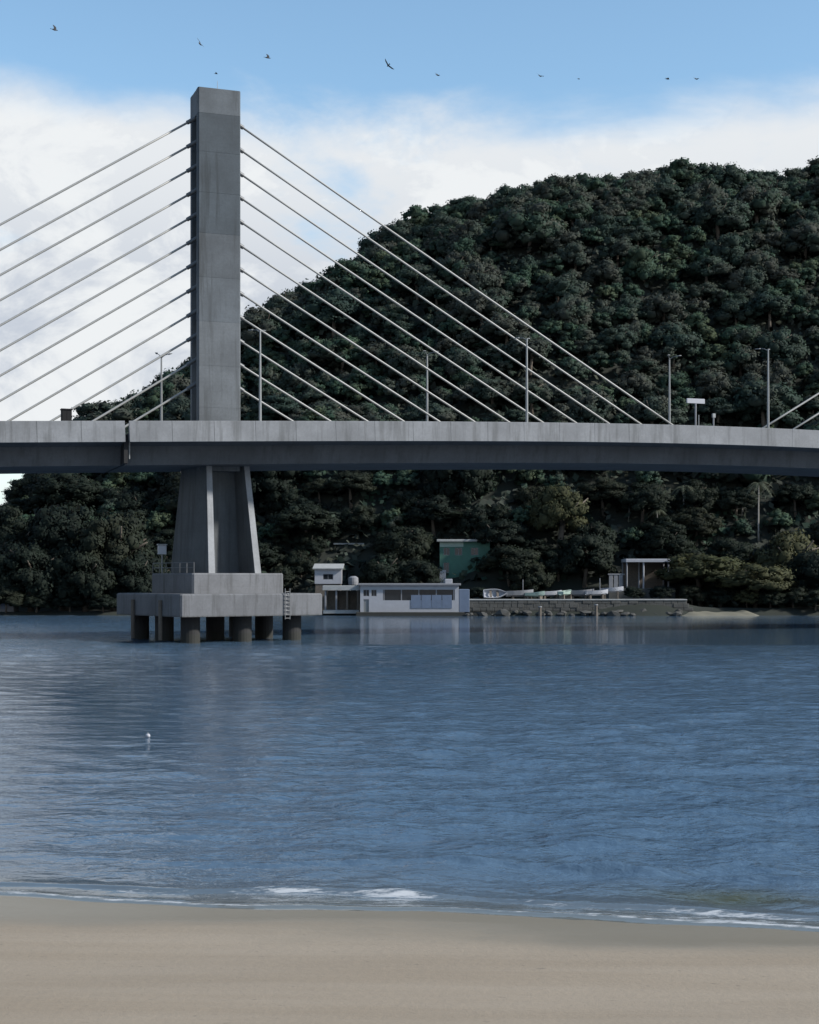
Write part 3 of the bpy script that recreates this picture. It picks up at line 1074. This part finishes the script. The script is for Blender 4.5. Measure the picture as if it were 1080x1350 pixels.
def tree_px(px, py_top, Y, wpx, label, key, group=None, flat=1.0, low=False, name='spreading_tree'):
    p = at(px, py_top, Y)
    g_ = float(ground(p.x, Y))
    R = wpx / 2 / 2000 * Y * 1.05
    H = p.z - g_
    return make_tree(p.x, Y, R, H, label, group, BIGS[key], 'tree', name, None, flat)


G = 'big trees along the left shore'
tree_px(14, 662, 243, 85, 'dark tree at the left frame edge with sky above it', 'leaf_dark', G)
tree_px(84, 652, 238, 100, 'large dark shore tree with olive tips under the left deck', 'leaf_dark', G)
tree_px(150, 668, 236, 105, 'large shore tree standing just left of the pier shaft', 'leaf_dark', G)
tree_px(40, 705, 233, 100, 'low dark tree overhanging the water at the far left', 'leaf_dark', G)
tree_px(112, 712, 232, 95, 'low rounded tree overhanging the water left of the pile cap', 'leaf_dark', G)
tree_px(178, 722, 234, 80, 'small dark tree behind the left corner of the pile cap', 'leaf_dark', G)
G = 'olive shore trees at the right'
tree_px(925, 722, 236, 120, 'broad olive-green tree spreading over the pale far beach', 'leaf_olive', G, 0.75)
tree_px(995, 735, 233, 105, 'olive tree drooping towards the water at the end of the far beach', 'leaf_olive', G, 0.85)
tree_px(1040, 690, 240, 100, 'olive tree rising behind the drooping shore tree at the right', 'leaf_olive', G)
tree_px(1078, 715, 234, 85, 'leafy tree cut by the right frame edge above the water', 'leaf_dark', G)
tree_px(735, 632, 246, 75, 'pale-tipped tree just below the deck, above the row of boats', 'leaf_olive', None)
tree_px(595, 672, 252, 85, 'grey-green tree above the green house roof', 'leaf_dark', None, 0.7)
tree_px(400, 660, 250, 90, 'dark tree with pale tips right of the pier shaft', 'leaf_dark', None, 0.7)
tree_px(672, 715, 243, 90, 'dark tree covering the right half of the green house', 'leaf_dark', None)
tree_px(770, 700, 243, 85, 'dark tree between the boats and the flat-roofed shelter', 'leaf_dark', None)
tree_px(530, 690, 248, 80, 'dark tree behind the white boathouse', 'leaf_dark', None)
tree_px(505, 722, 243, 70, 'small dark tree between the boathouse roof and the hill', 'leaf_dark', None)
tree_px(700, 735, 240, 60, 'small dark tree behind the row of laid-up boats', 'leaf_dark', None)
tree_px(880, 690, 246, 80, 'dark tree rising behind the flat-roofed shelter', 'leaf_dark', None)


for i, px in enumerate((8, 48, 92, 136, 912, 950, 985, 1016, 1046, 1075)):
    Ysh = 229.4 + (i % 3) * 0.6 + (2.2 if 4 <= i <= 6 else 0)
    where = ('left frame edge', 'second from the left frame edge', 'third from the left frame edge', 'beside the pile cap on its left')[i] if i < 4 else ('just right of the flat-roofed shelter', 'second right of the flat-roofed shelter', 'behind the middle of the far beach', 'at the right end of the far beach', 'right of the far beach', 'cut by the right frame edge')[i - 4]
    o = make_tree(at(px, 0, Ysh).x, Ysh, rng.uniform(2.4, 3.2), rng.uniform(2.6, 3.8), 'low leafy shoreline shrub, ' + where, 'shrubs along the far shoreline', BIGS['leaf_dark' if i != 6 else 'leaf_olive'], 'shrub', 'shoreline_shrub')

for i, (px, w) in enumerate(((632, 2.0), (672, 1.3), (718, 1.4), (757, 1.3), (835, 1.9), (872, 2.1))):
    Ysh = 231.6
    make_tree(at(px, 0, Ysh).x, Ysh, w, w * 1.2, 'dark scrubby bush on the quay, ' + ('left of the propped dinghy', 'behind the propped dinghy', 'behind the third dinghy', 'behind the middle dinghies', 'under the flat-roofed shelter', 'right of the flat-roofed shelter')[i], 'bushes on the quay', BIGS['leaf_dark'], 'shrub', 'quay_bush')


# palms with pale trunks on the lower slope
def palm_parts(seed):
    r = random.Random(seed)
    mb = MB()
    bend = r.uniform(-0.6, 0.6)
    pts = [(bend * (k / 6) ** 2, 0, k / 6 * 1.0 * 9) for k in range(7)]
    mb.tube(pts, [0.20, 0.15, 0.14, 0.13, 0.12, 0.12, 0.13], 8)
    fr = []
    top = Vector(pts[-1])
    for k in range(13):
        a = k * 2.4 + r.uniform(-0.2, 0.2)
        el = r.uniform(0.15, 1.05)
        Lf = r.uniform(2.1, 2.8)
        f = MB()
        spine = []
        for j in range(7):
            u = j / 6
            spine.append(top + Vector((math.cos(a) * Lf * u * math.cos(el * (1 - u * 0.5)), math.sin(a) * Lf * u * math.cos(el * (1 - u * 0.5)), Lf * (math.sin(el) * u - 1.05 * u * u))))
        side = Vector((-math.sin(a), math.cos(a), 0))
        for j in range(6):
            c0, c1 = spine[j], spine[j + 1]
            for sg in (-1, 1):
                for h in range(2):
                    q0 = c0.lerp(c1, h * 0.5)
                    q1 = c0.lerp(c1, h * 0.5 + 0.33)
                    ln = 0.62 * math.sin(math.pi * min(0.95, (j + h * .5 + 0.8) / 7))
                    tip = q0.lerp(q1, 0.8) + side * sg * ln + Vector((0, 0, -0.30 * ln)) + (c1 - c0) * 0.4
                    f.add([q0, q1, tip], [(0, 1, 2)])
        f.tube(spine, [0.03, 0.028, 0.025, 0.02, 0.018, 0.012, 0.006], 4)
        fr.append(f)
    return mb, fr


for i, (px, pt, Y, hs, lab) in enumerate([
        (828, 660, 252, 0.85, 'leftmost pale-trunked palm on the slope beneath the deck'),
        (848, 648, 254, 1.0, 'palm second from the left in the row beneath the deck'),
        (903, 640, 252, 1.0, 'bright-fronded palm in the middle of the row beneath the deck'),
        (945, 655, 254, 0.9, 'palm to the right of the bright-fronded palm on the slope'),
        (978, 643, 253, 1.0, 'tall palm next to the whitish trunk below the deck at right'),
        (1000, 636, 250, 1.05, 'rightmost palm with a whitish trunk on the slope beneath the deck'),
        (868, 672, 249, 0.75, 'short palm between the taller palms above the shelter')]):
    mbp, frs = palm_parts(i)
    p = at(px, pt, Y)
    o = empty('palm_tree', (p.x, Y, p.z - 9.3 * hs), rng.uniform(0, 6.28))
    o.scale = (hs, hs, hs)
    tag(o, lab, 'palm', 'palms on the slope below the deck')
    mbp.build('trunk', M['palebark'], o, True)
    for f in frs:
        me = f.mesh('frond', M['frond'])
        a = me.attributes.new('leafvar', 'FLOAT', 'POINT')
        a.data.foreach_set('value', np.full(len(me.vertices), rng.uniform(0.3, 0.9), np.float32))
        link('frond', me, o)


# ------------------------------------------------------------------ far shore buildings
def wall_open(w, h, th, ops):
    """wall along x (0..w), front face at y = 0, with rectangular openings (x0, x1, z0, z1)"""
    mb = MB()
    X = sorted({0, w, *[v for o_ in ops for v in o_[:2]]})
    Z = sorted({0, h, *[v for o_ in ops for v in o_[2:]]})
    for i in range(len(X) - 1):
        for j in range(len(Z) - 1):
            cx, cz = (X[i] + X[i + 1]) / 2, (Z[j] + Z[j + 1]) / 2
            if not any(a < cx < b_ and c_ < cz < d_ for a, b_, c_, d_ in ops):
                mb.box(X[i], X[i + 1], 0, th, Z[j], Z[j + 1])
    return mb


def window(parent, x0, x1, z0, z1, y=0.0, glass='glass', mullion=True):
    fr = MB()
    fw = 0.07
    for a, b_, c_, d_ in ((x0, x1, z0, z0 + fw), (x0, x1, z1 - fw, z1), (x0, x0 + fw, z0 + fw, z1 - fw), (x1 - fw, x1, z0 + fw, z1 - fw)):
        fr.box(a, b_, y + 0.05, y + 0.13, c_, d_)
    if mullion:
        fr.box((x0 + x1) / 2 - 0.03, (x0 + x1) / 2 + 0.03, y + 0.06, y + 0.12, z0 + fw, z1 - fw)
    f = fr.build('window', M['offwhite'], parent)
    MB().box(x0 + fw, x1 - fw, y + 0.085, y + 0.10, z0 + fw, z1 - fw).build('pane', M[glass], f)
    return f


# white boathouse with blue panels (about 15 m long)
Yb = 226.6
bh = empty('boathouse', (at(475, 0, Yb).x, Yb, 0.55))
tag(bh, 'long low white boathouse with blue panels at the water, right of the pile cap', 'building')
wid = 130 / 2000 * Yb
ops = [(0.45, 1.35, 2.35, 3.35), (1.65, 2.45, 2.35, 3.35), (0.5, 1.3, 0.0, 1.9), (3.4, wid - 0.6, 1.75, 3.35)]
wall_open(wid, 4.0, 0.25, ops).build('front_wall', M['white'], bh)
MB().box(0, 0.25, 0.25, 8, 0, 4.0).build('side_wall', M['white'], bh)
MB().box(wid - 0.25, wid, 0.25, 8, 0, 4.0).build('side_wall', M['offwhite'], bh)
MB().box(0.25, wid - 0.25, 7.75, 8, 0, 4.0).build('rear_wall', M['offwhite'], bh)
MB().bbox(-0.3, wid + 0.3, -0.45, 8.3, 4.0, 4.28, 0.04).build('roof', M['offwhite'], bh)
MB().bbox(wid - 2.0, wid - 0.9, 2.0, 3.1, 4.28, 4.95, 0.05).build('water_tank', M['white'], bh)
window(bh, 0.45, 1.35, 2.35, 3.35)
window(bh, 1.65, 2.45, 2.35, 3.35)
MB().box(0.5, 1.3, 0.12, 0.18, 0, 1.9).build('door', M['galv'], bh)
x = 7.6
while x + 1.5 < wid:
    MB().box(x, x + 1.45, -0.06, -0.003, 0.55, 2.55).build('blue_panel', M['blue'], bh)
    x += 1.55
for k in range(5):
    xx = 3.4 + 0.15 + k * (wid - 4.3) / 4
    MB().box(xx - 0.08, xx + 0.08, 0.05, 0.2, 1.75, 3.35).build('mullion_post', M['offwhite'], bh)
MB().box(3.4, wid - 0.6, 0.14, 0.16, 1.75, 3.35).build('dark_glazing', M['glass'], bh)
MB().bbox(-0.6, wid + 0.8, -1.1, 8.4, -1.6, -0.004, 0.05).build('landing', M['quay'], bh)
MB().bbox(wid + 0.05, wid + 1.6, 0.3, 5, 0, 3.4, 0.05).build('annexe', M['blue'], bh)

# open timber shelter between the cap and the boathouse
Yk = 228.0
ks = empty('waterside_shelter', (at(428, 0, Yk).x, Yk, 0.8))
tag(ks, 'small grey open waterside shelter between the pile cap and the white boathouse', 'shelter')
kw = 45 / 2000 * Yk
for k in range(4):
    MB().bbox(k * (kw - 0.25) / 3, k * (kw - 0.25) / 3 + 0.25, 0, 0.25, 0, 3.0, 0.02).build('post', M['offwhite' if k < 2 else 'timber'], ks)
    MB().bbox(k * (kw - 0.25) / 3, k * (kw - 0.25) / 3 + 0.25, 3.4, 3.65, 0, 3.0, 0.02).build('post', M['timber'], ks)
MB().bbox(-0.3, kw + 0.2, -0.3, 4.0, 3.0, 3.7, 0.05).build('roof', M['roof'], ks)
MB().bbox(-0.2, kw + 0.1, -0.25, 3.9, -0.5, 0.0, 0.03).build('floor_slab', M['roof'], ks)
MB().box(0.3, kw - 0.3, 3.65, 3.75, 0, 2.9).build('back_wall', M['timber'], ks)

# small white house above the shelter
Yw = 238.5
g_ = float(ground(at(432, 0, Yw).x, Yw))
wh = empty('white_hut', (at(415, 0, Yw).x, Yw, g_ - 0.2))
tag(wh, 'small white hut above the grey shelter, right of the pile cap', 'building')
ww = 35 / 2000 * Yw
ztop_ = at(0, 750, Yw).z - g_ + 0.2
zb_ = ztop_ - 2.35
f_ = wall_open(ww, 2.35, 0.2, [(1.3, 2.9, 0.65, 1.55)]).build('front_wall', M['white'], wh)
f_.location.z = zb_
MB().box(0.1, ww - 0.1, 0.1, 4, 0, zb_ - 0.003).build('timber_base', M['timber'], wh)
window(wh, 1.3, 2.9, ztop_ - 1.7, ztop_ - 0.8)
MB().box(0, 0.2, 0.2, 4, zb_, ztop_).build('side_wall', M['white'], wh)
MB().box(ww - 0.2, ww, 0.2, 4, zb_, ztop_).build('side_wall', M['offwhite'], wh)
MB().add([(-0.3, -0.4, ztop_ - 0.05), (ww + 0.3, -0.4, ztop_ - 0.05), (ww + 0.3, 4.3, ztop_ + 0.7), (-0.3, 4.3, ztop_ + 0.7),
          (-0.3, -0.4, ztop_ + 0.12), (ww + 0.3, -0.4, ztop_ + 0.12), (ww + 0.3, 4.3, ztop_ + 0.87), (-0.3, 4.3, ztop_ + 0.87)],
         [(0, 3, 2, 1), (4, 5, 6, 7), (0, 1, 5, 4), (1, 2, 6, 5), (2, 3, 7, 6), (3, 0, 4, 7)]).build('roof', M['roof'], wh)
o = empty('water_tank', (at(466, 0, 237).x, 237, float(ground(at(466, 0, 237).x, 237))))
tag(o, 'small pale water tank on legs between the hut and the boathouse', 'tank')
for sx in (-0.5, 0.5):
    for sy in (-0.5, 0.5):
        MB().tube([(sx, sy, -0.2), (sx, sy, 4.1)], 0.06, 6).build('leg', M['galv'], o)
MB().loft([[(0.75 * k * math.cos(a), 0.75 * k * math.sin(a), zz) for a in [i * 6.283 / 14 for i in range(14)]] for k, zz in ((1, 4.1), (1.06, 4.6), (1, 5.2), (0.5, 5.45))]).build('tank_body', M['offwhite'], o)

# pale house half hidden in the trees
Yh = 251.0
hx = at(443, 0, Yh).x
g_ = float(ground(hx + 2, Yh))
hh_ = empty('hillside_house', (hx, Yh, g_ - 1.5))
tag(hh_, 'pale small house half hidden in the trees above the hut', 'building')
hw = 34 / 2000 * Yh
zt = at(0, 718, Yh).z - (g_ - 1.5)
wall_open(hw, zt, 0.2, [(0.5, 1.3, zt - 1.8, zt - 0.7), (2.6, 3.6, zt - 1.8, zt - 0.7)]).build('front_wall', M['offwhite'], hh_)
window(hh_, 0.5, 1.3, zt - 1.8, zt - 0.7)
window(hh_, 2.6, 3.6, zt - 1.8, zt - 0.7)
MB().box(0, 0.2, 0.2, 5, 0, zt).build('side_wall', M['offwhite'], hh_)
MB().box(hw - 0.2, hw, 0.2, 5, 0, zt).build('side_wall', M['offwhite'], hh_)
MB().bbox(-0.4, hw + 0.4, -0.6, 5.3, zt, zt + 0.25, 0.04).build('roof', M['roof'], hh_)

# green house
Yg = 245.0
gx0 = at(580, 0, Yg).x
g_ = float(ground(gx0 + 3, Yg))
gh = empty('green_house', (gx0, Yg, g_ - 1.0))
tag(gh, 'two-storey green house with a pale flat roof above the boathouse', 'building')
gw = 66 / 2000 * Yg
zt = at(0, 714, Yg).z - (g_ - 1.0)
ops = [(0.6, 1.6, zt - 2.2, zt - 1.0), (2.4, 3.6, zt - 2.2, zt - 1.0), (5.0, 6.2, zt - 2.2, zt - 1.0), (0.6, 1.5, zt - 5.0, zt - 3.4)]
wall_open(gw, zt, 0.2, ops).build('front_wall', M['green'], gh)
for o_ in ops:
    window(gh, *o_)
MB().box(0, 0.2, 0.2, 6, 0, zt).build('side_wall', M['palegreen'], gh)
MB().box(gw - 0.2, gw, 0.2, 6, 0, zt).build('side_wall', M['green'], gh)
MB().box(0, gw, 0.201, 6.0, zt - 3.0, zt - 2.8).build('floor_slab', M['palegreen'], gh)
MB().box(-0.02, 3.8, -0.04, -0.003, zt - 0.85, zt - 0.1).build('pale_fascia', M['palegreen'], gh)
MB().bbox(-0.5, gw + 0.5, -0.8, 6.4, zt, zt + 0.35, 0.04).build('roof', M['roof'], gh)
MB().bbox(-0.1, 0.95, -0.9, 0.0, 0, zt - 4.6, 0.05).build('white_stair_wall', M['white'], gh)

# flat-roofed shelter by the boats
Ys = 236.0
sx0 = at(803, 0, Ys).x
g_ = float(ground(sx0 + 4, Ys))
fs = empty('flat_roofed_shelter', (sx0, Ys, g_))
tag(fs, 'flat white-roofed shelter on slim posts right of the laid-up boats', 'shelter')
sw = 82 / 2000 * Ys
zr = at(0, 741, Ys).z - g_
MB().bbox(2.6, sw, -0.2, 5.2, zr, zr + 0.5, 0.06).build('roof', M['white'], fs)
MB().bbox(-0.1, sw + 0.6, -0.5, 5.6, -0.6, zr - 4.1, 0.05).build('base', M['quay'], fs)
for xx in (5.4, 2.8, sw - 0.4):
    for yy_ in (0.1, 4.8):
        MB().tube([(xx, yy_, zr - 4.1), (xx, yy_, zr)], 0.13, 8).build('post', M['white' if xx == 5.4 else 'offwhite'], fs)
for k in range(3):
    MB().bbox(0.05 + k * 0.75, 0.65 + k * 0.75, 0.3, 0.45, zr - 4.1, zr - 2.0, 0.03).build('wall_panel', M['offwhite'], fs)
MB().bbox(-0.1, 2.5, 0.25, 0.5, zr - 2.0, zr - 1.8, 0.02).build('wall_rail', M['offwhite'], fs)
MB().box(2.7, sw - 0.2, 4.95, 5.1, zr - 4.1, zr).build('back_wall', M['timber'], fs)

# quay wall of individual stones
qw = empty('quay_wall', (at(612, 0, 227.4).x, 227.4, 0))
tag(qw, 'dark stone quay wall under the row of laid-up boats', 'wall')
ql = (905 - 612) / 2000 * 227.4
MB().box(0, ql, 0.12, 3.2, -1.5, 2.30).build('core', M['quay'], qw)
stone_me = [MB().bbox(-w / 2, w / 2, -0.12, 0.12, -0.29, 0.29, 0.05).mesh('stone', M['quay']) for w in (0.9, 1.15, 1.4)]
for r0 in range(4):
    x = -0.2 * (r0 % 2)
    while x < ql:
        k = rng.randrange(3)
        w = (0.9, 1.15, 1.4)[k]
        o = link('stone', stone_me[k], qw)
        o.location = (x + w / 2, rng.uniform(-0.05, 0.03), 0.3 + r0 * 0.6)
        x += w + 0.03
MB().bbox(-0.1, ql + 0.1, -0.2, 3.3, 2.30, 2.46, 0.03).build('coping', M['roof'], qw)


# laid-up boats
def hull_mesh(mat, Lb=2.9, bw=0.62, dep=0.55):
    mb = MB()
    rings = []
    for k in range(9):
        u = k / 8
        w = bw * (1 - max(0, (u - 0.45) / 0.55) ** 2.2) * (0.86 + 0.14 * min(1, u * 4))
        w = max(w, 0.03)
        sh = dep + 0.22 * u ** 2
        kz = 0.22 * max(0, (u - 0.6) / 0.4) ** 2
        x = u * Lb - Lb / 2
        t_ = 0.05
        rings.append([(x, -w, sh), (x, -w * 0.82, kz + dep * 0.35), (x, 0, kz), (x, w * 0.82, kz + dep * 0.35), (x, w, sh),
                      (x, max(w - t_, 0.01), sh), (x, max(w * 0.82 - t_, 0.008), kz + dep * 0.38), (x, 0, kz + 0.06), (x, -max(w * 0.82 - t_, 0.008), kz + dep * 0.38), (x, -max(w - t_, 0.01), sh)])
    mb.loft(rings)
    mb.box(-Lb / 2, -Lb / 2 + 0.06, -bw * 0.8, bw * 0.8, 0.15, dep)
    return mb.mesh('hull', mat)


HULLS = [hull_mesh(M['white']), hull_mesh(M['offwhite'], 3.5, 0.75, 0.7), hull_mesh(M['palegreen'], 2.5, 0.58, 0.5)]
seat_me = MB().box(-0.14, 0.14, -0.5, 0.5, 0.36, 0.41).mesh('thwart', M['timber'])
boats = [(652, 779, 0, 'tilt', 'pale dinghy propped on its side at the left end of the boat row'),
         (686, 783, 1, 0.1, 'off-white dinghy with a short mast, second boat from the left on the quay'),
         (706, 782, 2, -0.5, 'small pale green dinghy, third from the left on the quay'),
         (727, 781, 0, 0.25, 'white dinghy in the middle of the boat row, left of the angled one'),
         (746, 780, 2, 0.9, 'pale green dinghy turned bow-on in the middle of the quay row'),
         (766, 781, 1, -0.2, 'off-white dinghy, third from the right end of the boat row'),
         (787, 780, 0, 0.15, 'white dinghy with a pole, second from the right in the boat row'),
         (808, 777, 0, -0.1, 'brightest white dinghy at the right end of the row beside the shelter')]
for i, (px, py_, k, a, lab) in enumerate(boats):
    p = at(px, py_, 229.2)
    o = empty('dinghy', (p.x, 229.2 + (i % 2) * 0.9, 2.47), a if a != 'tilt' else 0.2)
    o.scale = (1.2, 1.2, 1.25)
    tag(o, lab, 'boat', 'dinghies laid up on the quay')
    h = link('hull', HULLS[k], o)
    zoff = at(0, py_ + 6, 229.2).z - 2.47
    if a == 'tilt':
        o.rotation_euler = (rad(62), 0, rad(8))
        o.location.z = 3.0
    else:
        h.location.z = max(zoff, 0.25)
        for xx in (-0.9, 0.7):
            MB().bbox(xx - 0.12, xx + 0.12, -0.4, 0.4, 0, max(zoff, 0.25) + 0.12, 0.02).build('chock', M['timber'], o)
    for xx in (-0.55, 0.35):
        s_ = link('thwart', seat_me, o)
        s_.location = (xx, 0, h.location.z)
    if i in (1, 6):
        MB().tube([(0.4, 0, h.location.z + 0.3), (0.4, 0, h.location.z + 2.1)], 0.05, 6).build('mast', M['offwhite'], o)

# boulders tipped along the quay foot
def boulder_mesh(seed):
    r2 = np.random.default_rng(seed)
    iv, it = ico()
    v = iv * (1 + r2.normal(size=(12, 1)) * 0.16) * np.array([1.15, 0.9, 0.62])
    mb = MB().add([tuple(p) for p in v], [tuple(int(k) for k in f) for f in it])
    return mb.mesh('boulder', M['rock'])


ROCKS = [boulder_mesh(i) for i in range(5)]
for i in range(34):
    px = 615 + i * 8.6 + rng.uniform(-6, 6)
    Yr = rng.uniform(225.3, 226.9)
    o = link('boulder', ROCKS[i % 5])
    k = rng.choice((0.35, 0.5, 0.65, 0.8, 1.15))
    o.location = (at(px, 0, Yr).x, Yr, rng.uniform(0.05, 0.3) + (0.35 if Yr > 226.4 else 0))
    o.scale = (k, k, k * rng.uniform(0.8, 1.1))
    o.rotation_euler = (0, 0, rng.uniform(0, 6.28))
    part_ = 'left end of the quay' if px < 690 else 'middle of the quay' if px < 800 else 'right end of the quay'
    tag(o, 'grey boulder at the waterline along the ' + part_, 'boulder', 'boulders along the quay foot')

# mooring posts before the quay
for px, hh_m, lab in ((712, 1.3, 'pale mooring post in the water below the laid-up boats'), (786, 1.6, 'thick pale mooring post with a white head near the right boats')):
    p = at(px, 0, 224.5)
    o = empty('mooring_post', (p.x, 224.5, 0))
    tag(o, lab, 'post', 'mooring posts before the quay')
    MB().tube([(0, 0, -2), (0, 0, hh_m)], [0.26, 0.22], 12).build('shaft', M['timber'], o)
    MB().tube([(0, 0, hh_m), (0, 0, hh_m + 0.15)], [0.30, 0.26], 12).build('head', M['offwhite'], o)

# pale beach under the olive trees
xs = np.linspace(at(884, 0, 227).x, at(1012, 0, 227).x, 40)
ys = np.linspace(222.5, 233.5, 14)
gx, gy = np.meshgrid(xs, ys)
k = np.clip(np.sin(np.pi * np.clip((gx - xs[0]) / (xs[-1] - xs[0]), 0, 1)) * 1.6, 0, 1) ** 0.7
gz = -0.5 + k * np.clip((gy - 222.5) / 7.5, 0, 1) * (1.5 + 0.2 * np.sin(gx * 0.5)) + 0.05 * np.sin(gx * 2.1 + gy)
nx = len(xs)
ii, jj = np.meshgrid(np.arange(len(ys) - 1), np.arange(nx - 1), indexing='ij')
q = np.stack([ii * nx + jj, ii * nx + jj + 1, (ii + 1) * nx + jj + 1, (ii + 1) * nx + jj], -1).reshape(-1, 4)
fb = link('far_beach', np_mesh('far_beach', np.stack([gx.ravel(), gy.ravel(), gz.ravel()], 1), q, M['far_sand'], True))
tag(fb, 'pale strip of sand on the far shore', None, None, 'structure')

# a small hut at the far left shore
p = at(6, 0, 231)
hut = empty('boat_shed', (p.x, 231, 1.2))
tag(hut, 'small dim bluish shed at the far left shoreline', 'building')
MB().bbox(-1.4, 1.4, 0, 3, -0.8, 2.3, 0.04).build('wall', M['offwhite'], hut)
MB().box(-0.5, 0.4, -0.06, -0.003, -0.3, 1.6).build('door', M['blue'], hut)
MB().add([(-1.7, -0.4, 2.3), (1.7, -0.4, 2.3), (1.7, 3.4, 2.3), (-1.7, 3.4, 2.3), (-1.7, 1.5, 3.2), (1.7, 1.5, 3.2)], [(0, 1, 5, 4), (2, 3, 4, 5), (0, 4, 3), (1, 2, 5), (0, 3, 2, 1)]).build('roof', M['roof'], hut)

# ------------------------------------------------------------------ small things
p = at(195, 972, 51.2)
buoy = empty('float_buoy', (p.x, 51.2, 0.0))
tag(buoy, 'tiny white float on the water left of the pylon reflection', 'buoy')
MB().sphere((0, 0, 0.05), 0.085, 12, 8, 1, 1, 0.9).build('float', M['white'], buoy, True)
MB().tube([(0, 0, 0.12), (0, 0, 0.17)], [0.02, 0.015], 6).build('eye', M['galv'], buoy)


def bird(px, py_, Y, span, bank, yaw, label):
    p = at(px, py_, Y)
    o = empty('bird', p, yaw)
    o.rotation_euler = (bank, 0.1, yaw)
    tag(o, label, 'bird', 'birds soaring above the bridge')
    s = span * 0.68
    b_ = MB()
    b_.loft([[(x * s, r * s * math.cos(a), r * s * 0.9 * math.sin(a)) for a in [i * 6.283 / 8 for i in range(8)]] for x, r in ((-0.46, 0.01), (-0.3, 0.06), (-0.1, 0.11), (0.12, 0.11), (0.25, 0.07), (0.34, 0.065), (0.40, 0.03), (0.46, 0.008))])
    b_.add([(-0.28 * s, -0.03 * s, 0), (-0.28 * s, 0.03 * s, 0), (-0.58 * s, 0.12 * s, 0.01), (-0.58 * s, -0.12 * s, 0.01), (-0.40 * s, 0, 0.035 * s)], [(0, 1, 4), (1, 2, 4), (2, 3, 4), (3, 0, 4), (0, 3, 2, 1)])
    b_.build('body', M['feather'], o, True)
    for sg in (-1, 1):
        w = MB()
        st = [(0.06, 0.20, -0.14, 0.0), (0.42, 0.24, -0.10, 0.14), (0.75, 0.14, -0.16, 0.17), (1.0, -0.10, -0.24, 0.22)]
        rings = []
        for yy_, x1, x0, zz in st:
            th = 0.025 * (1.1 - yy_)
            rings.append([(x0 * s, sg * yy_ * s, zz * s), (x1 * s, sg * yy_ * s, zz * s), (x1 * s * 0.9, sg * yy_ * s, (zz + th) * s), ((x0 + 0.02) * s, sg * yy_ * s, (zz + th) * s)])
        w.loft(rings)
        w.build('wing', M['feather'], o)


for px, py_, sp_, bk, yw, lab in [
        (72, 39, 1.25, 0.7, 0.4, 'leftmost dark bird, highest in the sky'),
        (264, 58, 1.15, 0.9, 1.2, 'dark bird up left of the pylon top'),
        (353, 76, 1.15, 0.6, 0.2, 'dark bird up right of the pylon top'),
        (512, 86, 1.1, 0.8, 2.0, 'dark bird in the blue, fourth from the left'),
        (577, 99, 0.85, 0.5, 0.6, 'faint bird, fifth from the left'),
        (712, 100, 0.9, 0.5, 0.9, 'dark bird at the cloud edge over the hill slope'),
        (880, 104, 0.85, 0.3, 0.1, 'left one of two close birds over the hill top'),
        (918, 104, 0.8, 0.4, 0.5, 'right one of two close birds over the hill top'),
        (763, 104, 0.5, 0.4, 0.3, 'very faint small bird between the hill birds'),
        (285, 97, 0.7, 0.2, 0.1, 'small bird just above the pylon lightning rod')]:
    bird(px, py_, 170, sp_, bk, yw, lab)
